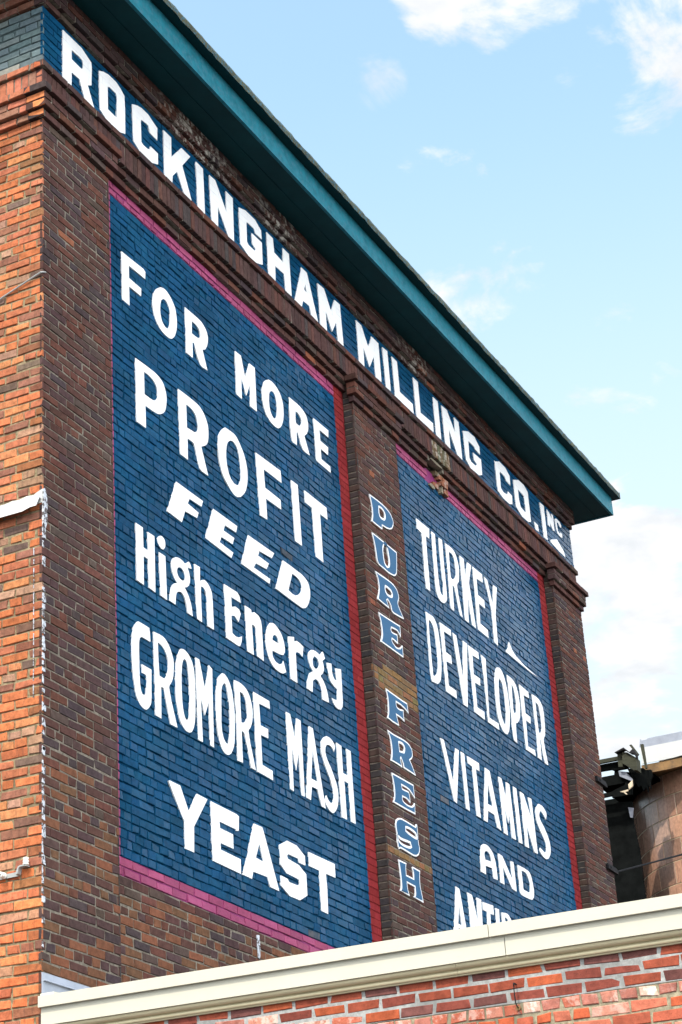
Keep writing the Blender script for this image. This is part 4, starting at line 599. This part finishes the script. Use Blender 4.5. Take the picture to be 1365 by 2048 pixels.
# -- broken-out corner in the corbel over the second panel
rr = random.Random(5)
for (x, y, z, w, h, d) in ((7.60,.045,6.245,.16,.055,.1), (7.57,.06,6.31,.10,.06,.08), (7.66,.05,6.31,.13,.055,.09), (7.46,.085,6.20,.14,.05,.05), (7.70,.06,6.19,.10,.06,.06)):
    q = [(x+rr.uniform(-.01,.01), z), (x+w, z+rr.uniform(-.012,.012)), (x+w+rr.uniform(-.012,.012), z+h), (x+w*.3, z+h+rr.uniform(-.01,.008)), (x, z+h*.8)]
    b = MB(); b.prism(q, lambda a, c, t: (a, t, c+ZO), y, y+d, (.26,.10,.055,.3)); b.build('broken_brick', [M_SIDE], mill, fix=True)
for (x, y, z, w, h) in ((7.36,.085,6.16,.14,.03), (7.62,.06,6.17,.035,.13), (7.32,.03,6.43,.30,.02)):
    q = [(x, z), (x+w*.5, z-.012), (x+w, z+.004), (x+w*.98, z+h), (x+w*.4, z+h*1.25), (x+.01, z+h*.8)]
    b = MB(); b.prism(q, lambda a, c, t: (a, t, c+ZO), y, y+.07); b.build('mortar_patch', [M_RUBBLE], mill, fix=True)

# -- roof with boxed eave
OV = .443
def eave_ring(bm, x0, x1, y0, y1, z0, z1, t): 
    bm.box(x0, x1, y0, y0+t, z0+ZO, z1+ZO); bm.box(x0, x0+t, y0+t, y1, z0+ZO, z1+ZO); bm.box(x1-t, x1, y0+t, y1, z0+ZO, z1+ZO)
b = MB(); b.box(-OV+.02, XF+OV-.02, -OV+.02, 14.4, 7.79+ZO, 7.83+ZO); roof = b.build('roof', [M_ROOF], mill)
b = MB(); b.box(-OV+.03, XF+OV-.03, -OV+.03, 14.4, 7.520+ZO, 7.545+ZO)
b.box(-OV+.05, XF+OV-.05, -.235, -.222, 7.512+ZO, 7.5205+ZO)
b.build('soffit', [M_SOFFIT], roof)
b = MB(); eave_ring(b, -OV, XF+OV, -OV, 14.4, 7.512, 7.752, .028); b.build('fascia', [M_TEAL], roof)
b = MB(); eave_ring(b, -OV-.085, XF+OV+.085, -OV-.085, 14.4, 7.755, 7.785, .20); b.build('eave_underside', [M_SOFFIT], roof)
# ragged mossy drip edge along the front
b = MB(); rr = random.Random(9); n = 170; xs = [-OV-.09+(XF+2*OV+.18)*i/n for i in range(n+1)]
prof = [(-OV-.088, 7.752), (-OV-.092, 7.80), (-OV-.075, 7.842), (-OV+.3, 7.86)]
rows = [[(x, y+rr.uniform(-.004,.004), z+rr.uniform(-.005,.005)+ZO) for (y, z) in prof] for x in xs]
for q, w in zip(rows, rows[1:]):
    for i in range(3): b.face([q[i], w[i], w[i+1], q[i+1]])
b.box(XF+OV+.088, XF+OV+.094, -OV-.088, 14.4, 7.752+ZO, 7.84+ZO); b.box(-OV-.094, -OV-.088, -OV-.088, 14.4, 7.752+ZO, 7.84+ZO)
b.build('drip_edge', [M_MOSS], roof)

# -- lettering: every painted letter a mesh of its own on the wall it is painted on
def inset(poly, d):
    n = len(poly); ar = sum(poly[i][0]*poly[(i+1) % n][1]-poly[(i+1) % n][0]*poly[i][1] for i in range(n)); sg = 1 if ar > 0 else -1
    res = []
    for i in range(n):
        a, c, e = Vector(poly[i-1]), Vector(poly[i]), Vector(poly[(i+1) % n])
        d1 = (c-a); d2 = (e-c)
        if d1.length < 1e-6 or d2.length < 1e-6: res.append(tuple(c)); continue
        d1.normalize(); d2.normalize()
        n1 = Vector((-d1.y, d1.x))*sg; n2 = Vector((-d2.y, d2.x))*sg; m = n1+n2
        m = n1 if m.length < .2 else m.normalized()
        res.append(tuple(c + m*min(d/max(.35, m.dot(n1)), d*1.9)))
    return res
def sheet(mb, loops, y, proud, back, mi=0):
    flat = [p for l in loops for p in l]; n = len(flat); b0 = len(mb.v)
    mb.v += [(x, y-proud, z+ZO) for x, z in flat] + [(x, y-back, z+ZO) for x, z in flat]; mb.c += [(.8,.8,.8,0)]*(2*n)
    for t in tessellate_polygon([[Vector((x, z, 0)) for x, z in l] for l in loops]): mb.f.append(tuple(b0+i for i in t)); mb.m.append(mi)
    o = 0
    for l in loops:
        m = len(l)
        for i in range(m): mb.f.append((b0+o+i, b0+o+(i+1) % m, b0+n+o+(i+1) % m, b0+n+o+i)); mb.m.append(mi)
        o += m
NAMES = {'stop': 'full_stop', 'wedge': 'underline_wedge', 'flourish': 'flourish', 'i dot': 'letter_dot'}
for key, par, y in (('frieze', frieze, 0), ('panel1', panels[0], REC), ('panel2', panels[1], REC), ('pilaster', pils[1], 0)):
    for ch, enc in LETTERS[key]:
        loops = [[(int(a)/1000, int(c)/1000) for a, c in (t.split(',') for t in l.split(' '))] for l in enc.split('|')]
        b = MB(); sheet(b, loops, y, .0075, -.004)
        if key == 'pilaster':
            lo = [inset(loops[0], .0145)] + [inset(l, -.012) for l in loops[1:]]
            sheet(b, lo, y, .0095, .004, 1)
        b.build(NAMES.get(ch, 'letter'), [M_LET, M_LETB], par)

# -- small things on the mill
b = MB(); rr = random.Random(3)                       # flaking white paint down the corner arris
z = 2.98
while z > -.05:
    h = rr.uniform(.02, .06); w = rr.uniform(.012, .044)
    if rr.random() < .8: b.prism([(.002, z), (w, z-rr.uniform(0,.01)), (w*rr.uniform(.6,1.1), z+h), (w*.5, z+h*rr.uniform(.7,1.2)), (.003, z+h)], lambda a, c, t: (a, t, c+ZO), -.0055, 0)
    z -= h+rr.uniform(.004, .02)
b.prism([(.003,2.83),(.03,2.80),(.052,2.86),(.045,2.93),(.055,2.99),(.042,3.06),(.018,3.10),(.002,3.09)], lambda a, c, t: (a, t, c+ZO), -.012, .002)
b.build('corner_paint_flakes', [M_FLAKE], mill, fix=True)['kind'] = 'stuff'
b = MB(); zz = 2.66
while zz > 1.6:
    h = rr.uniform(.03, .10); b.prism([(.060, zz), (.0645, zz), (.0645, zz-h), (.0605, zz-h)], lambda a, c, t: (t, a, c+ZO), -.0065, 0); zz -= h+rr.uniform(.006, .03)
b.build('paint_drip', [M_FLAKE], mill, fix=True)['kind'] = 'stuff'
b = MB(); b.prism([(3.052,.640),(3.095,.646),(3.10,.55),(3.09,.46),(3.065,.47),(3.056,.56)], lambda a, c, t: (a, t, c+ZO), REC-.007, REC)
b.build('paint_streak', [M_FLAKE], mill, fix=True)

fl = empty('flashing_strip', 'short white metal flashing strip, bent and peeling, on the sunlit orange brick corner', 'flashing', None)
b = MB(); rr = random.Random(8)
top = [(i*.06, 3.052-.0012*i+rr.uniform(-.006,.006)) for i in range(1, 26)]
b.prism([(-.004, 3.085), (.05, 3.065)] + [(a, c+.008) for a, c in top] + [(1.5, 2.985)] + [(-.004, 2.985)], lambda a, c, t: (t, a, c+ZO), -.008, .002)
b.build('paint_smear', [M_WHITE_P], fl, fix=True)
b = MB(); b.prism([(-.0,3.02),(1.5,3.012),(1.5,2.93),(.12,2.925),(.06,2.945),(.012,2.945)], lambda a, c, t: (t - (3.02-c)*.35, a, c+ZO), -.032, -.026)
b.prism([(0,3.02),(1.5,3.012),(1.5,3.004),(0,3.012)], lambda a, c, t: (t, a, c+ZO), -.031, .0)
b.build('metal_strip', [M_WHITE_M], fl, fix=True)

ins = empty('insulator_bracket', 'grey steel bracket carrying two white porcelain insulators low on the orange brick wall', 'insulator')
b = MB(); b.prism([(.16,.452),(.75,.445),(.75,.415),(.165,.424),(.16,.43)], lambda a, c, t: (t, a, c+ZO), -.012, -.006)
b.prism([(.16,.452),(.148,.475),(.13,.482),(.085,.478),(.085,.47),(.128,.472),(.142,.466),(.15,.43),(.165,.424)], lambda a, c, t: (t, a, c+ZO), -.045, -.006)
b.build('bracket', [M_CABLE], ins, fix=True)
for (yy, zz, ax) in ((.097, .503, 'z'), (.272, .440, 'x')):
    b = MB()
    for i, r_ in enumerate((.014, .021, .021, .015, .021, .021, .015, .020, .020, .012)):
        pass
    hs = [0, .004, .012, .016, .020, .030, .034, .038, .048, .052]; rs = [.012, .021, .021, .015, .020, .020, .015, .019, .019, .010]
    pts = [((-.03, yy, zz-.026+h+ZO) if ax == 'z' else (-.012-h, yy, zz+ZO)) for h in hs]
    b.tube(pts, rs, 14); 
    if ax == 'x': b.tube([(-.060, yy, zz+ZO), (-.072, yy, zz+ZO)], .008, 8, mi=1)
    b.build('insulator', [M_PORC, M_IRON], ins, fix=True)
b = MB(); pts = []
for i in range(25):
    t = i/24; yy = .0+t*2.2; pts.append((-.012, yy, 4.826-.295*yy-.05*math.sin(t*math.pi)*t+ZO))
b.tube(pts, .0065, 6); b.tube([(-.02, .004, 4.82+ZO), (.004, -.004, 4.832+ZO), (.03, -.01, 4.84+ZO)], .006, 6)
tag(b.build('wall_cable', [M_CABLE], None, fix=True), 'thin grey cable slanting across the upper orange brick wall', 'cable')

ank = []
for zz, lab in ((4.04, 'upper flat black iron anchor on the right-hand pilaster'), (3.02, 'lower flat black iron anchor on the right-hand pilaster, where the wire is tied')):
    b = MB(); b.prism([(11.37, zz+.03), (11.66, zz+.03), (11.70, zz+.005), (11.70, zz-.03), (11.38, zz-.028)], lambda a, c, t: (a, t, c+ZO), -.035, -.006)
    b.tube([(11.45, -.045, zz+ZO), (11.45, .01, zz+ZO)], .012, 8)
    tag(b.build('iron_anchor', [M_IRON], None, fix=True), lab, 'anchor', 'iron anchors on the right-hand pilaster')
b = MB(); A_ = Vector((11.72, -.02, 3.03+ZO)); B_ = Vector((13.0, -.429, 3.456+ZO)); pts = []
for i in range(20):
    t = i/19*5.5; q = A_+(B_-A_)*t; pts.append(q)
b.tube(pts, .012, 6)
tag(b.build('guy_wire', [M_IRON], None, fix=True), 'taut dark wire running from the pilaster anchor across the clay silo', 'wire')

# ------------------------------------------------------------------ low building in front
low = empty('low_building', 'low red brick annex with a wide cream metal coping', 'building')
LX = .062
def row_pal(z):
    return None
def low_col(u, z, c, r):
    edge = -.775 + (.10*max(0, min(1, (u+2.9)/1.6)) if u > -2.9 else 0) + .02*math.sin(u*3.1)
    if z > edge: c2 = pick(PAL_N, r)
    elif z > edge-.075: c2 = pick(PAL_W, r)
    else: c2 = pick(PAL_O, r)
    f = r.uniform(.88, 1.14); return (c2[0]*f, c2[1]*f, c2[2]*f, c2[3] if len(c2) > 3 else 0)
b = MB(); ZL = -.766
bricks(b, LEFT(LX), -12, -.003, ZL, -.545, PAL_N, 601, zb=ZL, header=0, joint=.014, depth=.03, recess=.003, off=.002, jit=.004, chip=.45, recol=low_col, ends=False, stretch0=.02)
b.build('repaired_brickwork', [M_LOW, M_MORTAR_N], low)
b = MB(); bricks(b, LEFT(LX), -12, -.003, -4.66, ZL, PAL_O, 602, zb=ZL, header=6, hk=1, joint=.012, depth=.03, recess=.006, off=.003, tilt=.002, jit=.003, chip=.35, split=.1, recol=low_col, ends=False)
b.build('brick_facade', [M_LOW, M_MORTAR_O], low)
b = MB(); b.box(LX+.02, 11.6, -12, -.12, 0, -.62+ZO); b.build('annex_body', [M_MORTAR_O], low)
b = MB(); b.box(LX+.15, 11.6, -12, -.004, -.56+ZO, -.50+ZO); b.build('flat_roof', [M_ROOF], low)
# coping: sheet-metal cap, fascia board and moulding, in lengths with open seams
def lengths(y0, y1, seams, gap=.004):
    ys = [y0]+seams+[y1]
    return [(ys[i]-(gap/2 if i else 0), ys[i+1]+(gap/2 if i < len(ys)-2 else 0)) for i in range(len(ys)-1)]
def extrude(mb, prof, ya, yb):                       # profile (x, z) along y
    mb.prism(prof, lambda a, c, t: (a, t, c+ZO), ya, yb)
for ya, yb in lengths(.010, -12, [-2.923, -6.0, -9.1]):
    b = MB(); extrude(b, [(-.022,-.345),(.30,-.353),(.30,-.36),(.30,-.50),(.296,-.50),(.29,-.362),(-.014,-.353),(-.014,-.409),(-.006,-.412),(-.006,-.415),(-.022,-.413)], ya, yb)
    b.build('coping_cap', [M_CREAM], low, fix=True)
for ya, yb in lengths(.002, -12, [-3.002, -6.1, -9.2]):
    b = MB(); extrude(b, [(.0,-.375),(.004,-.375),(.004,-.515),(.012,-.515),(.012,-.520),(.0,-.520)], ya, yb); extrude(b, [(.030,-.36),(.29,-.37),(.29,-.54),(.030,-.54)], ya-.003, yb+.003)
    b.build('coping_fascia', [M_CREAM], low, fix=True)
for ya, yb in lengths(-.001, -12, [-2.70, -5.8, -8.9], .002):
    pr = [(.0125,-.521),(.0125,-.527)] + [(.0125+.030*(1-math.cos(a*math.pi/16)), -.527-.024*math.sin(a*math.pi/16)) for a in range(1, 9)] + [(.0425,-.5555),(.035,-.560),(.033,-.567),(.036,-.573),(.045,-.575),(.0475,-.583),(.10,-.583),(.10,-.521)]
    b = MB(); extrude(b, pr, ya, yb); b.build('moulding', [M_CREAM_S], low, fix=True)
b = MB(); extrude(b, [(-.016,-.346),(-.010,-.330),(.06,-.326),(.06,-.346)], -.001, -.10); b.build('coping_clip', [M_CREAM], low, fix=True)
# counter-flashing where the flat roof meets the mill
b = MB(); f = lambda a, c, t: (t, -a, c+ZO)
b.prism([(-.0, -.196), (.010, -.198), (.013, -.238), (.030, -.247), (.030, -.252), (.012, -.250), (.008, -.5), (0, -.5)], f, .002, 11.6)
b.build('roof_flashing', [M_GALV], low, fix=True)
# rusty hook and eye in the repaired wall
hk = empty('wall_hook', 'rusty iron hook and eye bolt hanging from the grey-mortared brick wall', 'hook')
from math import cos, sin
def LP(y, z, d=0): return (LX-d, y, z+ZO)
HY = -3.02
b = MB(); b.tube([LP(HY, -.668, -.02), LP(HY, -.668, .035), LP(HY-.004, -.676, .045), LP(HY, -.700, .040)], .0045, 8); b.build('eye_bolt', [M_IRON], hk, fix=True)
b = MB(); b.tube([LP(HY, -.672, .040), LP(HY, -.72, .042), LP(HY-.002, -.775, .040), LP(HY-.004, -.790, .03), LP(HY-.004, -.797, .012)], .0035, 8); b.build('hook', [M_IRON], hk, fix=True)
b = MB(); b.tube([LP(HY-.003, -.797, -.01), LP(HY-.003, -.797, .016)], .013, 10); b.build('anchor_plug', [M_RUST], hk, fix=True)

# ------------------------------------------------------------------ clay tile silo
silo = empty('tile_silo', 'round brown glazed-tile silo under a rusty metal-edged roof', 'silo', loc=(17.414, -.30, 0))
SR = 1.65
def SILO(a, z, d): return (-math.cos(a)*(SR+d), math.sin(a)*(SR+d), z+ZO)
b = MB(); rr = random.Random(41); NT = 30; TH = .300; JA = .0045/SR; JZ = .005
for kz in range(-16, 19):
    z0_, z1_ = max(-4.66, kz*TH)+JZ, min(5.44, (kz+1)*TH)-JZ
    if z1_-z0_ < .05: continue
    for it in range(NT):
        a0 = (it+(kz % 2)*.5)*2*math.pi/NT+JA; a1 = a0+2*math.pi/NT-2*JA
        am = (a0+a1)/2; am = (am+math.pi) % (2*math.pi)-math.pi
        c = pick(PAL_T, rr); limb_shade = max(0.0, min(1.0, (math.degrees(am)-25)/45)); f = rr.uniform(.85, 1.15)*(1-.62*limb_shade)   # shade painted into the tile colour, deeper towards the shed
        col = (c[0]*f, c[1]*f*(1-.08*limb_shade), c[2]*f*(1-.1*limb_shade), (c[3] if len(c) > 3 else .08))
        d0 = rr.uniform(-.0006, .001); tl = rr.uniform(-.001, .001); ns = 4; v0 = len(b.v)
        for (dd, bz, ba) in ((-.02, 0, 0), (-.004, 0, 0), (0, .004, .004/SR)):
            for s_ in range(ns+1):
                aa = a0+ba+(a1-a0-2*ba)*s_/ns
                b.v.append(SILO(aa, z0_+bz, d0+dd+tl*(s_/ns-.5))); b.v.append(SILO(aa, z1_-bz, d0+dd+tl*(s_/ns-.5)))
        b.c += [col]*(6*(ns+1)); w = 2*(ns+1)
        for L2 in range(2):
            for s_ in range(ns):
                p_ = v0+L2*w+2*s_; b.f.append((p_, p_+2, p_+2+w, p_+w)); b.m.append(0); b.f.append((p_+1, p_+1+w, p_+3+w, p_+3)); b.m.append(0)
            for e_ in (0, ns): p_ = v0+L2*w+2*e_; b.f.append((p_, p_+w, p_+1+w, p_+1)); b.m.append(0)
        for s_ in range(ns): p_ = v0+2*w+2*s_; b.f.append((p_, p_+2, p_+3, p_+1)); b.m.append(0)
for it in range(120):
    a0, a1 = it*2*math.pi/120, (it+1)*2*math.pi/120
    b.face([SILO(a0, -4.66, -.004), SILO(a1, -4.66, -.004), SILO(a1, 5.44, -.004), SILO(a0, 5.44, -.004)], (.5,.5,.5,0), 1)
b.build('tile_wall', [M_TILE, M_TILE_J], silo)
b = MB(); rr = random.Random(12)
yy = [1.03-.055*i for i in range(60)]
low_e = [-.0, .02, .0, -.012, .01, .03, .0, -.01]
q = [(.655+.37+.0, 5.472)] ; ragged = [(1.02-.06*i, 5.485+rr.choice((0, .004, .012, -.004, .02))) for i in range(1, 50)]
def SP(x): return lambda a, c, t: (x+t-17.414, a+.30, c+ZO)
b.prism([(.656, 5.47)] + [(.63-.055*i, 5.486+rr.choice((0, .003, .010, -.004))) for i in range(50)] + [(-2.1, 5.725), (.660, 5.705)], SP(15.585), 0, .01)
b.build('roof_fascia', [M_WHITE_M], silo, fix=True)
b = MB(); b.prism([(.645, 5.836), (.60, 5.80), (.567, 5.810), (.535, 5.826), (.5, 5.828), (-2.1, 5.835), (-2.1, 5.732), (.581, 5.709), (.668, 5.724)], SP(15.60), 0, .008)
b.box(15.62-17.414, 19.3-17.414, -2.1+.30, .62+.30, 5.70+ZO, 5.82+ZO)
b.build('roof_flap', [M_GALV], silo, fix=True)
b = MB(); b.prism([(.675, 5.468), (-2.1, 5.482), (-2.1, 5.362), (.13, 5.358), (.32, 5.347), (.647, 5.349), (.678, 5.388)], SP(15.60), 0, .06)
b.box(15.66-17.414, 19.3-17.414, -2.1+.30, .66+.30, 5.40+ZO, 5.44+ZO)
b.build('eave_beam', [M_RUST], silo, fix=True)

# ------------------------------------------------------------------ wrecked timber link between mill and silo
shed = empty('ruined_shed', 'blackened wreck of a timber shed wedged between the brick mill and the silo', 'shed', loc=(15.2, .8, 0))
def SH(x): return lambda a, c, t: (x+t-15.2, a-.8, c+ZO)
b = MB(); b.box(17.0-15.2, 17.1-15.2, .15, 5, 0, 5.52+ZO); b.box(11.9-15.2, 17-15.2, 4.0, 4.1, 0, 5.3+ZO)
b.build('board_wall', [M_CHAR], shed)
b = MB(); rr = random.Random(21)
def plank(name, poly, x, t, m): 
    bb = MB(); bb.prism(poly, SH(x), 0, t); return bb.build(name, [m], shed, fix=True)
plank('ridge_board', [(2.4, 5.53), (.85, 5.524), (.857, 5.476), (2.4, 5.468)], 15.2, .05, M_WOOD)
plank('plank', [(2.4, 5.47), (.80, 5.475), (.76, 5.36), (.956, 5.36), (1.0, 5.385), (1.105, 5.388), (2.4, 5.39)], 15.26, .06, M_CHAR)
plank('plank', [(2.4, 5.304), (.967, 5.307), (.956, 5.36), (.74, 5.30), (.72, 5.17), (1.074, 5.170), (2.4, 5.18)], 15.28, .05, M_CHAR)
plank('plank', [(2.4, 5.09), (1.044, 5.074), (.947, 5.106), (.834, 5.136), (.82, 5.175), (.70, 5.16), (.74, 5.08), (.76, 4.99), (1.029, 4.996), (1.016, 5.027), (1.11, 5.023), (2.4, 5.03)], 15.26, .05, M_CHAR)
plank('plank', [(2.4, 4.99), (1.085, 4.981), (1.029, 4.996), (.84, 4.97), (.86, 4.7), (.83, 4.3), (.85, 1.0), (2.4, 1.0)], 15.5, .05, M_CHAR)
plank('hanging_board_and_shadow', [(.82,5.40),(.60,5.37),(.575,5.34),(.50,5.33),(.49,5.24),(.53,5.18),(.54,5.07),(.565,5.14),(.58,5.03),(.60,5.11),(.64,5.06),(.66,5.14),(.70,5.12),(.75,5.22)], 15.42, .04, M_CHAR)  # dark sheet for hanging pieces and their shadow on the silo together
bb = MB(); bb.box(15.66-15.2, 17.3-15.2, .56-.8, 1.35-.8, 5.33+ZO, 5.37+ZO); bb.build('roof_board', [M_CHAR], shed)
plank('metal_sheet', [(.885, 5.321), (.788, 5.295), (.703, 5.178), (.722, 5.157), (.877, 5.253)], 15.22, .01, M_GALV)
plank('broken_board', [(.77, 5.115), (.705, 5.165), (.711, 5.084), (.767, 5.044)], 15.2, .02, M_PALE)
plank('broken_board', [(.893, 5.038), (.778, 5.05), (.782, 5.026), (.824, 5.021), (.796, 4.983), (.815, 4.985), (.845, 5.018)], 15.2, .02, M_PALE)
plank('loose_strip', [(.872, 4.87), (.80, 4.85), (.83, 4.72), (.86, 4.73)], 15.4, .015, M_GALV)
plank('beam_end', [(.849, 5.538), (.772, 5.54), (.797, 5.351), (.855, 5.362)], 15.15, .12, M_WOOD)
bb = MB(); f = lambda a, c, t: (a-15.2, c-.8, t+ZO)
bb.prism([(.772, 5.545), (.700, 5.525), (.589, 5.43), (.596, 5.258), (.641, 5.267), (.784, 5.39)], SH(15.12), 0, .16); bb.build('timber_block', [M_WOOD], shed, fix=True)
plank('roof_scrap', [(.864, 5.546), (.732, 5.590), (.659, 5.512), (.611, 5.549), (.578, 5.482), (.579, 5.414), (.60, 5.48), (.655, 5.500), (.73, 5.565), (.83, 5.54)], 15.08, .10, M_IRON)
plank('leaning_stick', [(.701, 5.662), (.671, 5.669), (.590, 5.52), (.605, 5.50)], 15.25, .04, M_WOOD)
plank('leaning_stick', [(.581, 5.677), (.539, 5.677), (.534, 5.343), (.556, 5.334)], 15.35, .04, M_WOOD)

# ------------------------------------------------------------------ ground
b = MB(); n = 12; E_ = 600
for i in range(n):
    for j in range(n):
        x0, x1 = -E_+2*E_*i/n, -E_+2*E_*(i+1)/n; y0, y1 = -E_+2*E_*j/n, -E_+2*E_*(j+1)/n
        b.face([(x0, y0, 0), (x1, y0, 0), (x1, y1, 0), (x0, y1, 0)])
tag(b.build('ground', [M_ASPH]), kind='structure', label='grey asphalt yard around the mill', cat='ground')
bpy.context.view_layer.update()
